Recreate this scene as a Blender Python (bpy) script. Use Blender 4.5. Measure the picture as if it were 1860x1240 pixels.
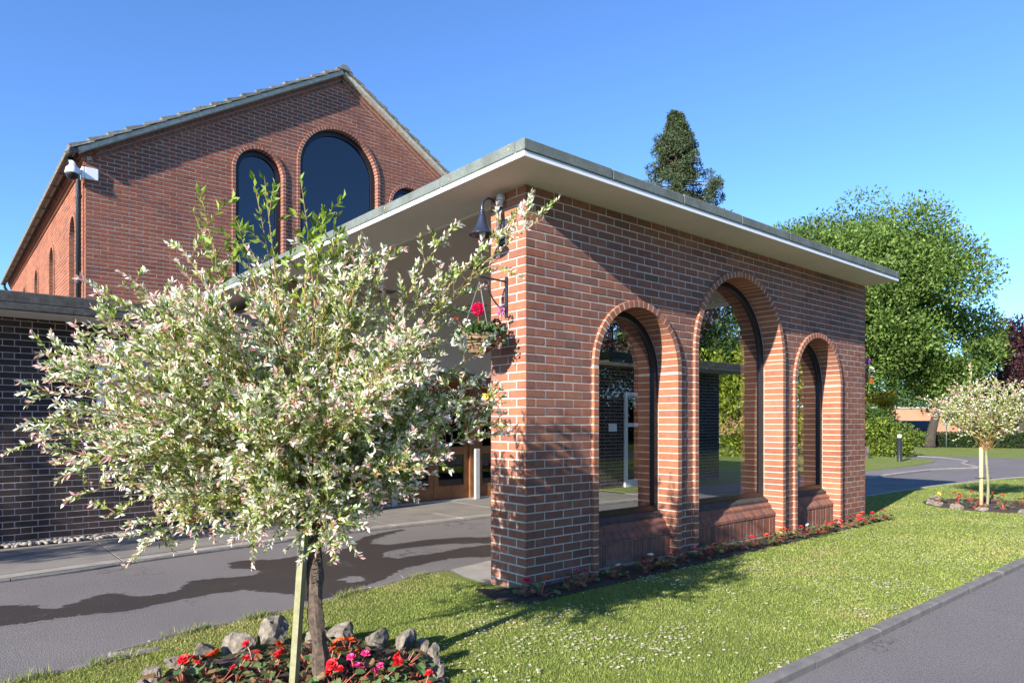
import bpy, bmesh, math, random
import numpy as np
from mathutils import Matrix, Vector
from mathutils.geometry import tessellate_polygon
for _o in list(bpy.data.objects): bpy.data.objects.remove(_o)
PI = math.pi
random.seed(7); RNG = np.random.default_rng(7)
SC = bpy.context.scene
COL = SC.collection

# ------------------------------------------------------------------ camera, sky, sun, exposure
EYE = 1.438; TH = .8674; FPX = 1242.; HORIZ = 767.3
cam = bpy.data.cameras.new('camera'); camo = bpy.data.objects.new('camera', cam); COL.objects.link(camo)
cam.sensor_width = 36; cam.lens = FPX/1860*36; cam.shift_y = (HORIZ-620)/1860; cam.clip_end = 3000; cam.clip_start = .05
camo.location = (0, 0, EYE); camo.rotation_euler = (PI/2, 0, TH-PI/2); SC.camera = camo
SUNV = Vector((-2.107, -.4534, .869)).normalized()
w = bpy.data.worlds.new('World'); SC.world = w; w.use_nodes = True
nt = w.node_tree; bg = nt.nodes['Background']
sky = nt.nodes.new('ShaderNodeTexSky'); sky.sky_type = 'NISHITA'; sky.sun_disc = False
sky.sun_elevation = math.asin(SUNV.z); sky.sun_rotation = math.atan2(SUNV.x, SUNV.y)
sky.altitude = 300; sky.air_density = .74; sky.dust_density = 0.; sky.ozone_density = 6.8
nt.links.new(sky.outputs[0], bg.inputs[0]); bg.inputs[1].default_value = .15
sl = bpy.data.lights.new('sun', 'SUN'); sl.energy = 5.0; sl.angle = math.radians(.53); sl.color = (1, .93, .83)
so = bpy.data.objects.new('sun', sl); COL.objects.link(so); so.rotation_euler = SUNV.to_track_quat('Z', 'Y').to_euler()
so.location = (-20, -5, 12)
SC.view_settings.view_transform = 'Standard'; SC.view_settings.look = 'None'; SC.view_settings.gamma = 1
SC.view_settings.exposure = 1.25
SC.cycles.use_denoising = True
SC.cycles.max_bounces = 8; SC.cycles.transparent_max_bounces = 12

# ------------------------------------------------------------------ pixel of the photograph -> ground (used for ground outlines only)
FW = (math.cos(TH), math.sin(TH)); RT = (math.sin(TH), -math.cos(TH))
def gnd(u, v, z=0.):
    k = FPX*(EYE-z)/(v-HORIZ); l = (u-930)/FPX
    return ((FW[0]+RT[0]*l)*k, (FW[1]+RT[1]*l)*k)

# ------------------------------------------------------------------ materials
MATS = {}
def newmat(name):
    m = bpy.data.materials.new(name); m.use_nodes = True; MATS[name] = m
    n = m.node_tree; b = n.nodes['Principled BSDF']; return m, n, b
def N(n, t, **kw):
    x = n.nodes.new(t)
    for k, v in kw.items():
        if hasattr(x, k): setattr(x, k, v)
    return x
def ramp(n, src, stops, interp='LINEAR'):
    r = n.nodes.new('ShaderNodeValToRGB'); r.color_ramp.interpolation = interp
    e = r.color_ramp.elements
    while len(e) > 1: e.remove(e[-1])
    for i, (p, c) in enumerate(stops):
        x = e[0] if i == 0 else e.new(p)
        x.position = p; x.color = (*c, 1) if len(c) == 3 else c
    n.links.new(src, r.inputs[0]); return r
def noise(n, scale, detail=4, rough=.55, coord='Object', dist=0.):
    tc = n.nodes.new('ShaderNodeTexCoord'); nz = n.nodes.new('ShaderNodeTexNoise')
    nz.inputs['Scale'].default_value = scale; nz.inputs['Detail'].default_value = detail
    nz.inputs['Roughness'].default_value = rough; nz.inputs['Distortion'].default_value = dist
    if coord == 'World':
        g = n.nodes.new('ShaderNodeNewGeometry'); n.links.new(g.outputs['Position'], nz.inputs['Vector'])
    else: n.links.new(tc.outputs[coord], nz.inputs['Vector'])
    return nz
def mix(n, f, a, b, mode='MIX'):
    m = n.nodes.new('ShaderNodeMix'); m.data_type = 'RGBA'; m.blend_type = mode
    for i, s in ((0, f), (6, a), (7, b)):
        if isinstance(s, (int, float)): m.inputs[i].default_value = s
        elif isinstance(s, tuple): m.inputs[i].default_value = (*s, 1)
        else: n.links.new(s, m.inputs[i])
    return m.outputs[2]
def math_(n, op, a, b=0.):
    m = n.nodes.new('ShaderNodeMath'); m.operation = op
    for i, s in enumerate((a, b)):
        if isinstance(s, (int, float)): m.inputs[i].default_value = s
        else: n.links.new(s, m.inputs[i])
    return m.outputs[0]
def bump(n, b, h, strength, dist=.01):
    x = n.nodes.new('ShaderNodeBump'); x.inputs['Strength'].default_value = strength; x.inputs['Distance'].default_value = dist
    n.links.new(h, x.inputs['Height']); n.links.new(x.outputs[0], b.inputs['Normal'])
def plain(name, col, rough=.6, metal=0., var=.18, scale=9., bmp=.15, bd=.004, spec=.5, coord='World'):
    m, n, b = newmat(name)
    z = noise(n, scale, 5, .6, coord)
    r = ramp(n, z.outputs['Fac'], [(.25, tuple(c*(1-var) for c in col)), (.75, tuple(min(1, c*(1+var)) for c in col))])
    n.links.new(r.outputs[0], b.inputs['Base Color'])
    b.inputs['Roughness'].default_value = rough; b.inputs['Metallic'].default_value = metal
    b.inputs['Specular IOR Level'].default_value = spec
    if bmp:
        z2 = noise(n, scale*7, 4, .6, coord); bump(n, b, z2.outputs['Fac'], bmp, bd)
    return m
def brickmat(name, stops, stain=None):
    m, n, b = newmat(name)
    oi = n.nodes.new('ShaderNodeObjectInfo'); g = n.nodes.new('ShaderNodeNewGeometry')
    s = math_(n, 'FRACT', math_(n, 'ADD', oi.outputs['Random'], g.outputs['Random Per Island']))
    r = ramp(n, s, stops)
    z1 = noise(n, 16, 5, .65, 'World'); z2 = noise(n, 90, 3, .6, 'World'); z3 = noise(n, .9, 3, .5, 'World')
    c = mix(n, .62, r.outputs[0], mix(n, z1.outputs['Fac'], (.2, .17, .17), (1.15, 1.15, 1.15)), 'MULTIPLY')
    c = mix(n, math_(n, 'MULTIPLY', math_(n, 'GREATER_THAN', z2.outputs['Fac'], .66), .45), c, (.09, .06, .05))
    c = mix(n, .5, c, mix(n, ramp(n, z3.outputs['Fac'], [(.35, (0,)*3), (.65, (1,)*3)]).outputs[0], (.62, .58, .6), (1.12, 1.08, 1.)), 'MULTIPLY')
    if stain:
        sx = n.nodes.new('ShaderNodeSeparateXYZ'); n.links.new(g.outputs['Position'], sx.inputs[0])
        z4 = noise(n, 5, 4, .6, 'World')
        f = math_(n, 'SUBTRACT', math_(n, 'ADD', z4.outputs['Fac'], .02), math_(n, 'MULTIPLY', sx.outputs['Z'], 2.4))
        f = ramp(n, f, [(.30, (0,)*3), (.42, (1,)*3)]).outputs[0]
        c = mix(n, math_(n, 'MULTIPLY', f, .5), c, stain)
    n.links.new(c, b.inputs['Base Color']); b.inputs['Roughness'].default_value = .88; b.inputs['Specular IOR Level'].default_value = .25
    z5 = noise(n, 130, 5, .7, 'World'); bump(n, b, z5.outputs['Fac'], .55, .006)
    return m
RED = [(0, (.22, .105, .078)), (.18, (.33, .142, .095)), (.4, (.27, .13, .10)), (.6, (.38, .16, .098)), (.75, (.20, .11, .09)), (.88, (.32, .155, .115)), (1, (.34, .13, .078))]
brickmat('brick_red', RED, (.27, .2, .15))
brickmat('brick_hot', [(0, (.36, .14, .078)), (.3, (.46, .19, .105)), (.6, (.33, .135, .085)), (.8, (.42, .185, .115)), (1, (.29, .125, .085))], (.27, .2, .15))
brickmat('brick_gable', [(0, (.25, .092, .064)), (.25, (.33, .118, .075)), (.5, (.28, .105, .072)), (.75, (.36, .128, .076)), (1, (.23, .10, .078))])
brickmat('brick_dark', [(0, (.038, .03, .03)), (.4, (.055, .042, .04)), (.7, (.08, .058, .05)), (.85, (.06, .042, .042)), (1, (.042, .032, .036))])
brickmat('brick_buff', [(0, (.35, .19, .09)), (.5, (.42, .24, .12)), (1, (.28, .15, .08))])
brickmat('brick_orange', [(0, (.42, .19, .10)), (.5, (.5, .23, .12)), (1, (.36, .18, .11))])
plain('mortar', (.43, .36, .29), .95, var=.2, scale=14, bmp=.5)
plain('mortar_pale', (.52, .45, .37), .95, var=.18, scale=14, bmp=.5)
plain('mortar_dark', (.40, .315, .285), .95, var=.2, scale=14, bmp=.5)
plain('white_paint', (.80, .79, .77), .45, var=.05, scale=3, bmp=.05)
plain('soffit', (.74, .69, .62), .75, var=.06, scale=2.2, bmp=.08)
plain('ceiling', (.56, .50, .43), .8, var=.05, scale=1.5, bmp=.05)
plain('black_iron', (.018, .020, .026), .38, var=.3, scale=30, bmp=.1)
plain('lamp_enamel', (.022, .030, .055), .28, var=.2, scale=12, bmp=.05)
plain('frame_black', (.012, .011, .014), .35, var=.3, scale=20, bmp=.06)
plain('sill_dark', (.05, .042, .038), .75, var=.5, scale=16, bmp=.4)
plain('camera_white', (.78, .79, .8), .35, var=.04, scale=5, bmp=0)
plain('conc', (.29, .265, .23), .92, var=.2, scale=5, bmp=.4)
plain('slab', (.20, .18, .158), .9, var=.22, scale=2.4, bmp=.3)
plain('kerb', (.17, .155, .14), .92, var=.3, scale=10, bmp=.6)
plain('coping_dark', (.055, .055, .052), .95, var=.6, scale=14, bmp=.9, bd=.01)
plain('tile_concrete', (.20, .195, .165), .95, var=.45, scale=16, bmp=.8, bd=.01)
plain('cement', (.46, .43, .36), .95, var=.35, scale=14, bmp=.6)
plain('wood_door', (.24, .098, .034), .45, var=.35, scale=7, bmp=.1)
plain('alu', (.5, .5, .49), .4, metal=.3, var=.12, scale=10, bmp=.05)
plain('upvc', (.74, .75, .78), .4, var=.04, scale=6, bmp=0)
plain('stake_wood', (.23, .22, .12), .85, var=.25, scale=26, bmp=.4)
plain('stake_new', (.55, .40, .22), .8, var=.2, scale=26, bmp=.3)
plain('soil', (.065, .046, .033), .97, var=.5, scale=26, bmp=1., bd=.02)
plain('rock', (.235, .20, .158), .95, var=.75, scale=22, bmp=1., bd=.015)
plain('boulder', (.12, .095, .078), .95, var=.4, scale=6, bmp=.8, bd=.02)
plain('pebble', (.27, .24, .205), .85, var=.35, scale=25, bmp=.1)
plain('wicker', (.30, .19, .11), .9, var=.5, scale=60, bmp=.5)
plain('bark_willow', (.12, .085, .062), .95, var=.75, scale=38, bmp=1., bd=.01)
plain('bark', (.055, .044, .036), .97, var=.5, scale=9, bmp=1., bd=.04)
plain('bark_red', (.14, .075, .05), .97, var=.4, scale=5, bmp=1., bd=.05)
plain('twig', (.25, .15, .05), .7, var=.5, scale=20, bmp=.1)
plain('green_post', (.07, .10, .09), .5, var=.2, scale=8, bmp=.1)
plain('van_paint', (.035, .042, .055), .3, var=.05, scale=3, bmp=0)
plain('rubber', (.015, .015, .015), .8)
plain('room', (.12, .07, .04), .9, var=.2, scale=3)
plain('metal_grey', (.25, .26, .27), .5, metal=.5)
plain('galv', (.55, .56, .57), .45, metal=.4, var=.15)
plain('petal_red', (.62, .012, .02), .55, var=.25, scale=60, bmp=.2, coord='Object')
plain('petal_orange', (.75, .10, .012), .55, var=.25, scale=60, bmp=.2, coord='Object')
plain('petal_pink', (.75, .05, .22), .55, var=.25, scale=60, bmp=.2, coord='Object')
plain('petal_white', (.85, .80, .72), .55, var=.08, scale=60, bmp=.2, coord='Object')
plain('petal_yellow', (.8, .55, .06), .55, var=.15, scale=60, bmp=.2, coord='Object')
plain('petal_purple', (.35, .06, .5), .55, var=.2, scale=60, bmp=.2, coord='Object')
plain('begonia_leaf', (.075, .125, .038), .42, var=.55, scale=30, bmp=.3, coord='Object')
plain('begonia_leaf_bronze', (.15, .085, .032), .45, var=.5, scale=30, bmp=.3, coord='Object')
plain('begonia_stem', (.34, .09, .05), .5, var=.3, scale=30)
m, n, b = newmat('brick_far')
g_ = n.nodes.new('ShaderNodeNewGeometry'); cb_ = n.nodes.new('ShaderNodeCombineXYZ'); sp_ = n.nodes.new('ShaderNodeSeparateXYZ')
n.links.new(g_.outputs['Position'], sp_.inputs[0]); n.links.new(math_(n, 'SUBTRACT', math_(n, 'MULTIPLY', sp_.outputs['X'], RT[0]), math_(n, 'MULTIPLY', sp_.outputs['Y'], -RT[1])), cb_.inputs[0]); n.links.new(sp_.outputs['Z'], cb_.inputs[1])
bt_ = n.nodes.new('ShaderNodeTexBrick'); n.links.new(cb_.outputs[0], bt_.inputs['Vector']); bt_.inputs['Scale'].default_value = 1.; bt_.inputs['Brick Width'].default_value = .225; bt_.inputs['Row Height'].default_value = .075; bt_.inputs['Mortar Size'].default_value = .006
bt_.inputs['Color1'].default_value = (.46, .21, .11, 1); bt_.inputs['Color2'].default_value = (.36, .17, .10, 1); bt_.inputs['Mortar'].default_value = (.45, .38, .3, 1)
zz_ = noise(n, .5, 5, .6, 'World'); n.links.new(mix(n, .6, bt_.outputs[0], mix(n, zz_.outputs['Fac'], (.55, .5, .5), (1.25, 1.2, 1.15)), 'MULTIPLY'), b.inputs['Base Color']); b.inputs['Roughness'].default_value = .95
# felt: mineral grey-green with lichen specks
m, n, b = newmat('felt')
z = noise(n, 120, 3, .7, 'World'); z2 = noise(n, 4, 4, .6, 'World'); z3 = noise(n, 9, 2, .5, 'World')
c = ramp(n, z.outputs['Fac'], [(.3, (.06, .075, .068)), (.7, (.24, .275, .25))]).outputs[0]
c = mix(n, ramp(n, z2.outputs['Fac'], [(.4, (0,)*3), (.7, (.6,)*3)]).outputs[0], c, (.06, .065, .055))
c = mix(n, ramp(n, z3.outputs['Fac'], [(.735, (0,)*3), (.755, (1,)*3)]).outputs[0], c, (.42, .30, .06))
n.links.new(c, b.inputs['Base Color']); b.inputs['Roughness'].default_value = .95; bump(n, b, z.outputs['Fac'], .8, .006)
# asphalt, dry and wet
def asphalt(name, lo, hi, rough, spec):
    m, n, b = newmat(name)
    z = noise(n, 95, 3, .7, 'World'); z2 = noise(n, .55, 5, .6, 'World'); z3 = noise(n, 260, 2, .6, 'World')
    c = ramp(n, z.outputs['Fac'], [(.28, lo), (.72, hi)]).outputs[0]
    c = mix(n, .8, c, mix(n, z2.outputs['Fac'], (.62, .6, .6), (1.32, 1.3, 1.28)), 'MULTIPLY')
    c = mix(n, ramp(n, z3.outputs['Fac'], [(.70, (0,)*3), (.74, (.8,)*3)]).outputs[0], c, tuple(min(1, v*2.6) for v in hi))
    gp = n.nodes.new('ShaderNodeNewGeometry'); vd = n.nodes.new('ShaderNodeVectorMath'); vd.operation = 'ADD'
    zd = noise(n, 3.5, 4, .6, 'World'); n.links.new(gp.outputs['Position'], vd.inputs[0]); n.links.new(zd.outputs['Color'], vd.inputs[1])
    vo = n.nodes.new('ShaderNodeTexVoronoi'); vo.feature = 'DISTANCE_TO_EDGE'; vo.inputs['Scale'].default_value = .42; n.links.new(vd.outputs[0], vo.inputs['Vector'])
    ck = ramp(n, vo.outputs['Distance'], [(.0, (1,)*3), (.0035, (1,)*3), (.006, (0,)*3)]).outputs[0]
    zm = ramp(n, noise(n, .7, 2, .5, 'World').outputs['Fac'], [(.5, (0,)*3), (.6, (.75,)*3)]).outputs[0]
    c = mix(n, math_(n, 'MULTIPLY', ck, zm), c, (.035, .032, .03))
    zg = ramp(n, noise(n, 2.2, 5, .7, 'World').outputs['Fac'], [(.58, (0,)*3), (.72, (.45,)*3)]).outputs[0]
    c = mix(n, zg, c, tuple(v*.55 for v in hi))
    n.links.new(c, b.inputs['Base Color']); b.inputs['Roughness'].default_value = rough; b.inputs['Specular IOR Level'].default_value = spec
    bump(n, b, z.outputs['Fac'], .7, .012)
def asphalt_nodes(n, lo, hi):
    z = noise(n, 95, 3, .7, 'World'); z2 = noise(n, .55, 5, .6, 'World'); z3 = noise(n, 260, 2, .6, 'World')
    c = ramp(n, z.outputs['Fac'], [(.28, lo), (.72, hi)]).outputs[0]
    c = mix(n, .8, c, mix(n, z2.outputs['Fac'], (.62, .6, .6), (1.32, 1.3, 1.28)), 'MULTIPLY')
    return z, mix(n, ramp(n, z3.outputs['Fac'], [(.70, (0,)*3), (.74, (.8,)*3)]).outputs[0], c, tuple(min(1, v*2.6) for v in hi))
m, n, b = newmat('asphalt_stained')
z, cd = asphalt_nodes(n, (.115, .103, .10), (.25, .23, .222)); cw = asphalt_nodes(n, (.032, .026, .022), (.075, .062, .054))[1]
aw = n.nodes.new('ShaderNodeAttribute'); aw.attribute_name = 'wet'; zn = noise(n, 55, 4, .75, 'World')
fw0 = ramp(n, math_(n, 'ADD', math_(n, 'MULTIPLY', aw.outputs['Fac'], 1.0), math_(n, 'ADD', math_(n, 'MULTIPLY', math_(n, 'SUBTRACT', zn.outputs['Fac'], .5), 1.5), math_(n, 'MULTIPLY', math_(n, 'SUBTRACT', noise(n, 2.6, 4, .65, 'World').outputs['Fac'], .56), 1.5))), [(.38, (0,)*3), (.62, (1,)*3)]).outputs[0]
n.links.new(mix(n, fw0, cd, cw), b.inputs['Base Color']); n.links.new(ramp(n, fw0, [(0, (.93,)*3), (1, (.55,)*3)]).outputs[0], b.inputs['Roughness']); b.inputs['Specular IOR Level'].default_value = .35
bump(n, b, z.outputs['Fac'], .7, .012)
asphalt('asphalt', (.115, .103, .10), (.25, .23, .222), .93, .3)
asphalt('asphalt_old', (.135, .122, .116), (.255, .235, .226), .93, .3)
asphalt('asphalt_wet', (.027, .022, .019), (.062, .052, .046), .6, .4)
# lawn sheet
def lawnmat(name, k=1.):
    m, n, b = newmat(name)
    z = noise(n, 60, 4, .7, 'World'); z2 = noise(n, .8, 4, .6, 'World')
    c = ramp(n, z.outputs['Fac'], [(.3, (.125*k, .165*k, .032*k)), (.7, (.22*k, .27*k, .07*k))]).outputs[0]
    c = mix(n, ramp(n, z2.outputs['Fac'], [(.45, (0,)*3), (.72, (.55,)*3)]).outputs[0], c, (.25*k, .22*k, .085*k))
    n.links.new(c, b.inputs['Base Color']); b.inputs['Roughness'].default_value = .95; b.inputs['Specular IOR Level'].default_value = .15
    bump(n, b, z.outputs['Fac'], 1., .03)
lawnmat('lawn'); lawnmat('lawn_far', 1.05)
# foliage using a per-leaf colour
def leafmat(name, trans=.35, rough=.5, spec=.35):
    m, n, b = newmat(name)
    a = n.nodes.new('ShaderNodeAttribute'); a.attribute_name = 'Col'
    n.links.new(a.outputs['Color'], b.inputs['Base Color']); b.inputs['Roughness'].default_value = rough; b.inputs['Specular IOR Level'].default_value = spec
    t = n.nodes.new('ShaderNodeBsdfTranslucent'); mx = n.nodes.new('ShaderNodeMixShader'); mx.inputs[0].default_value = trans
    c = mix(n, 1., a.outputs['Color'], (1.15, 1.2, .7), 'MULTIPLY'); n.links.new(c, t.inputs[0])
    n.links.new(b.outputs[0], mx.inputs[1]); n.links.new(t.outputs[0], mx.inputs[2]); n.links.new(mx.outputs[0], n.nodes['Material Output'].inputs[0])
leafmat('leaf'); leafmat('grass_blade', .3, .6, .2); leafmat('needle', .12, .7, .2)
# glass: tinted see-through pane with Fresnel reflection
def glass(name, tint, ior=1.52, boost=1.):
    m, n, b = newmat(name); n.nodes.remove(b)
    t = n.nodes.new('ShaderNodeBsdfTransparent'); t.inputs[0].default_value = (*tint, 1)
    g = n.nodes.new('ShaderNodeBsdfGlossy'); g.inputs['Roughness'].default_value = .0; g.inputs[0].default_value = (.95, .97, 1, 1)
    f = n.nodes.new('ShaderNodeFresnel'); f.inputs[0].default_value = ior
    gm = n.nodes.new('ShaderNodeNewGeometry'); mx = n.nodes.new('ShaderNodeMixShader')   # only the outer face of the pane mirrors
    n.links.new(math_(n, 'MULTIPLY', math_(n, 'SUBTRACT', 1., gm.outputs['Backfacing']), math_(n, 'MINIMUM', math_(n, 'MULTIPLY', f.outputs[0], boost), 1.)), mx.inputs[0])
    n.links.new(t.outputs[0], mx.inputs[1]); n.links.new(g.outputs[0], mx.inputs[2]); n.links.new(mx.outputs[0], n.nodes['Material Output'].inputs[0])
glass('pane_tinted', (.8, .82, .81), 1.52, 1.1); glass('pane_door', (.6, .6, .6), 1.52, 1.6); glass('pane_dark', (.2, .2, .24), 1.62, 1.7)
m, n, b = newmat('bulb'); b.inputs['Base Color'].default_value = (.9, .6, .1, 1); b.inputs['Emission Color'].default_value = (1, .55, .05, 1); b.inputs['Emission Strength'].default_value = 3.
m, n, b = newmat('clear_bulb'); b.inputs['Base Color'].default_value = (.8, .8, .78, 1); b.inputs['Roughness'].default_value = .1

# ------------------------------------------------------------------ scene helpers
def M(x): return MATS[x]
def link(name, me, mat, parent=None, smooth=False):
    if mat and not me.materials: me.materials.append(M(mat))
    if smooth: me.polygons.foreach_set('use_smooth', [True]*len(me.polygons))
    o = bpy.data.objects.new(name, me); COL.objects.link(o)
    if parent is not None:
        o.parent = parent; o.matrix_parent_inverse = Matrix.Translation(-WORLD(parent))
    return o
WL = {}
def WORLD(p): return Vector(WL.get(p.name, (0, 0, 0)))
def obj(name, vf, mat, parent=None, smooth=False):
    me = bpy.data.meshes.new(name); me.from_pydata([tuple(v) for v in vf[0]], [], vf[1]); me.update()
    if name in ('pane', 'rear_window'):
        bm = bmesh.new(); bm.from_mesh(me); bmesh.ops.recalc_face_normals(bm, faces=bm.faces); bm.to_mesh(me); bm.free()
    return link(name, me, mat, parent, smooth)
def tag(o, label, cat, group=None):
    o['label'] = label; o['category'] = cat
    if group: o['group'] = group
    return o
def struct(o): o['kind'] = 'structure'; return o
def stuff(o): o['kind'] = 'stuff'; return o
def thing(name, label, cat, loc=(0, 0, 0), group=None):
    o = bpy.data.objects.new(name, None); COL.objects.link(o); o.location = loc; o.empty_display_size = .2
    WL[o.name] = tuple(loc); return tag(o, label, cat, group)
def copy_tree(root, loc, rotz=0., scale=1., label=None, group=None):
    r = root.copy(); COL.objects.link(r); r.location = loc; r.rotation_euler = (0, 0, rotz); r.scale = (scale,)*3
    if label: r['label'] = label
    if group: r['group'] = group
    def rec(a, b):
        for ch in list(a.children):
            c = ch.copy(); COL.objects.link(c); c.parent = b; rec(ch, c)
    rec(root, r); return r
def join(*vfs):
    V = []; F = []
    for v, f in vfs:
        k = len(V); V += list(v); F += [tuple(i+k for i in q) for q in f]
    return V, F
def box(x0, x1, y0, y1, z0, z1, c=0.):
    if not c:
        v = [(x, y, z) for z in (z0, z1) for y in (y0, y1) for x in (x0, x1)]
        return v, [(0, 2, 3, 1), (4, 5, 7, 6), (0, 1, 5, 4), (2, 6, 7, 3), (0, 4, 6, 2), (1, 3, 7, 5)]
    # chamfered box (top edges and verticals)
    def rect(e, z): return [(x0+e, y0, z), (x1-e, y0, z), (x1, y0+e, z), (x1, y1-e, z), (x1-e, y1, z), (x0+e, y1, z), (x0, y1-e, z), (x0, y0+e, z)]
    def rect2(e, z): return [(x0+e, y0+c, z), (x1-e, y0+c, z), (x1-c, y0+e, z), (x1-c, y1-e, z), (x1-e, y1-c, z), (x0+e, y1-c, z), (x0+c, y1-e, z), (x0+c, y0+e, z)]
    v = rect2(c*1.6, z0)+rect(c, z0+c)+rect(c, z1-c)+rect2(c*1.6, z1)
    f = [tuple(range(7, -1, -1)), tuple(range(24, 32))]
    for r in range(3):
        for i in range(8): j = (i+1) % 8; f.append((r*8+i, r*8+j, r*8+8+j, r*8+8+i))
    return v, f
def move(vf, t): return [(x+t[0], y+t[1], z+t[2]) for x, y, z in vf[0]], vf[1]
def rotz(vf, a):
    c, s = math.cos(a), math.sin(a); return [(x*c-y*s, x*s+y*c, z) for x, y, z in vf[0]], vf[1]
def tube(pts, rad, seg=8, cap=True):
    pts = [Vector(p) for p in pts]; n = len(pts)
    if isinstance(rad, (int, float)): rad = [rad]*n
    V = []; F = []; up = None
    for i, p in enumerate(pts):
        t = (pts[min(i+1, n-1)]-pts[max(i-1, 0)])
        t = t.normalized() if t.length > 1e-9 else Vector((0, 0, 1))
        if up is None:
            up = Vector((0, 0, 1)) if abs(t.z) < .9 else Vector((1, 0, 0))
        a = t.cross(up)
        a = a.normalized() if a.length > 1e-6 else t.orthogonal().normalized()
        bb = a.cross(t); up = bb
        for k in range(seg):
            g = 2*PI*k/seg; V.append(tuple(p+(a*math.cos(g)+bb*math.sin(g))*rad[i]))
    for i in range(n-1):
        for k in range(seg):
            j = (k+1) % seg; F.append((i*seg+k, i*seg+j, i*seg+seg+j, i*seg+seg+k))
    if cap: F += [tuple(range(seg-1, -1, -1)), tuple(range((n-1)*seg, n*seg))]
    return V, F
def lathe(prof, seg=24, c=(0, 0, 0), capb=False, capt=False):
    V = [(c[0]+r*math.cos(2*PI*k/seg), c[1]+r*math.sin(2*PI*k/seg), c[2]+z) for r, z in prof for k in range(seg)]; F = []
    for i in range(len(prof)-1):
        for k in range(seg):
            j = (k+1) % seg; F.append((i*seg+k, i*seg+j, i*seg+seg+j, i*seg+seg+k))
    if capb: F.append(tuple(range(seg-1, -1, -1)))
    if capt: F.append(tuple(range((len(prof)-1)*seg, len(prof)*seg)))
    return V, F
def sheet(loops, z, thick=0.):
    """flat polygon (first loop) with holes, optional thickness downward"""
    L3 = [[Vector((x, y, 0)) for x, y in l] for l in loops]
    tri = tessellate_polygon(L3); flat = [p for l in L3 for p in l]
    def up(t):
        a, b_, c_ = (flat[i] for i in t); return t if (b_-a).cross(c_-a).z > 0 else (t[0], t[2], t[1])
    V = [(p.x, p.y, z) for p in flat]; F = [up(tuple(t)) for t in tri]
    if thick:
        k = len(V); V += [(p.x, p.y, z-thick) for p in flat]; s = 0
        for l in loops:
            m_ = len(l)
            for i in range(m_):
                j = (i+1) % m_; F.append((s+i, s+j, k+s+j, k+s+i))
            s += m_
    return V, F
def smooth_loop(p, k=8):
    n = len(p); out = []
    for i in range(n):
        p0, p1, p2, p3 = (Vector((*p[(i+j-1) % n], 0)) for j in range(4))
        for s in range(k):
            t = s/k
            q = .5*((2*p1)+(p2-p0)*t+(2*p0-5*p1+4*p2-p3)*t*t+(3*p1-p0-3*p2+p3)*t**3); out.append((q.x, q.y))
    return out
def smooth_open(p, k=6):
    n = len(p); out = []
    for i in range(n-1):
        q = [Vector((*p[min(max(i+j-1, 0), n-1)], 0)) for j in range(4)]
        for s in range(k):
            t = s/k; p0, p1, p2, p3 = q
            r = .5*((2*p1)+(p2-p0)*t+(2*p0-5*p1+4*p2-p3)*t*t+(3*p1-p0-3*p2+p3)*t**3); out.append((r.x, r.y))
    out.append(tuple(p[-1])); return out

# ------------------------------------------------------------------ brickwork
def clip(poly, a, b, c):
    out = []; n = len(poly)
    for i in range(n):
        p, q = poly[i], poly[(i+1) % n]; dp = a*p[0]+b*p[1]-c; dq = a*q[0]+b*q[1]-c
        if dp >= 0: out.append(p)
        if (dp >= 0) != (dq >= 0):
            t = dp/(dp-dq); out.append((p[0]+(q[0]-p[0])*t, p[1]+(q[1]-p[1])*t))
    return out
def area(p): return .5*abs(sum(p[i][0]*p[(i+1) % len(p)][1]-p[(i+1) % len(p)][0]*p[i][1] for i in range(len(p))))
class Open:
    def __init__(s, cu, R, spring): s.c, s.R, s.s = cu, R, spring
    def cut(s, poly):
        u0 = min(p[0] for p in poly); u1 = max(p[0] for p in poly); w0 = min(p[1] for p in poly); w1 = max(p[1] for p in poly)
        if u1 < s.c-s.R or u0 > s.c+s.R or w0 > s.s+s.R: return [poly]
        if w1 <= s.s+.02:
            return [q for q in (clip(poly, -1, 0, -(s.c-s.R)), clip(poly, 1, 0, s.c+s.R)) if len(q) > 2]
        uc = (u0+u1)/2-s.c; wc = max((w0+w1)/2-s.s, 0)
        a = math.atan2(wc, uc); ca, sa = math.cos(a), math.sin(a)
        q = clip(poly, ca, sa, s.R+ca*s.c+sa*s.s)
        return [q] if len(q) > 2 else []
def courses(ulen, w0, w1, bond='stretcher', openings=(), clips=(), pitch=.225, course=.075, start=0.):
    out = []; r = 0; w_ = w0
    while w_ < w1-.02:
        top = min(w_+course-.009, w1)
        if bond == 'stretcher': seq = [pitch]; u = -(pitch/2 if r % 2 else 0)+start
        else: seq = [pitch, pitch/2]; u = -(pitch*.75 if r % 2 else 0)+start
        i = 0
        while u < ulen-.005:
            l = seq[i % len(seq)]; a, b_ = max(u, 0), min(u+l-.009, ulen)
            if u+l > ulen-.03: b_ = ulen
            if b_-a > .025:
                polys = [[(a, w_), (b_, w_), (b_, top), (a, top)]]
                for o in openings: polys = [q for p in polys for q in o.cut(p)]
                for c in clips: polys = [q for q in (clip(p, *c) for p in polys) if len(q) > 2]
                out += [p for p in polys if area(p) > .0006]
            u += l; i += 1
        w_ += course; r += 1
    return out
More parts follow.
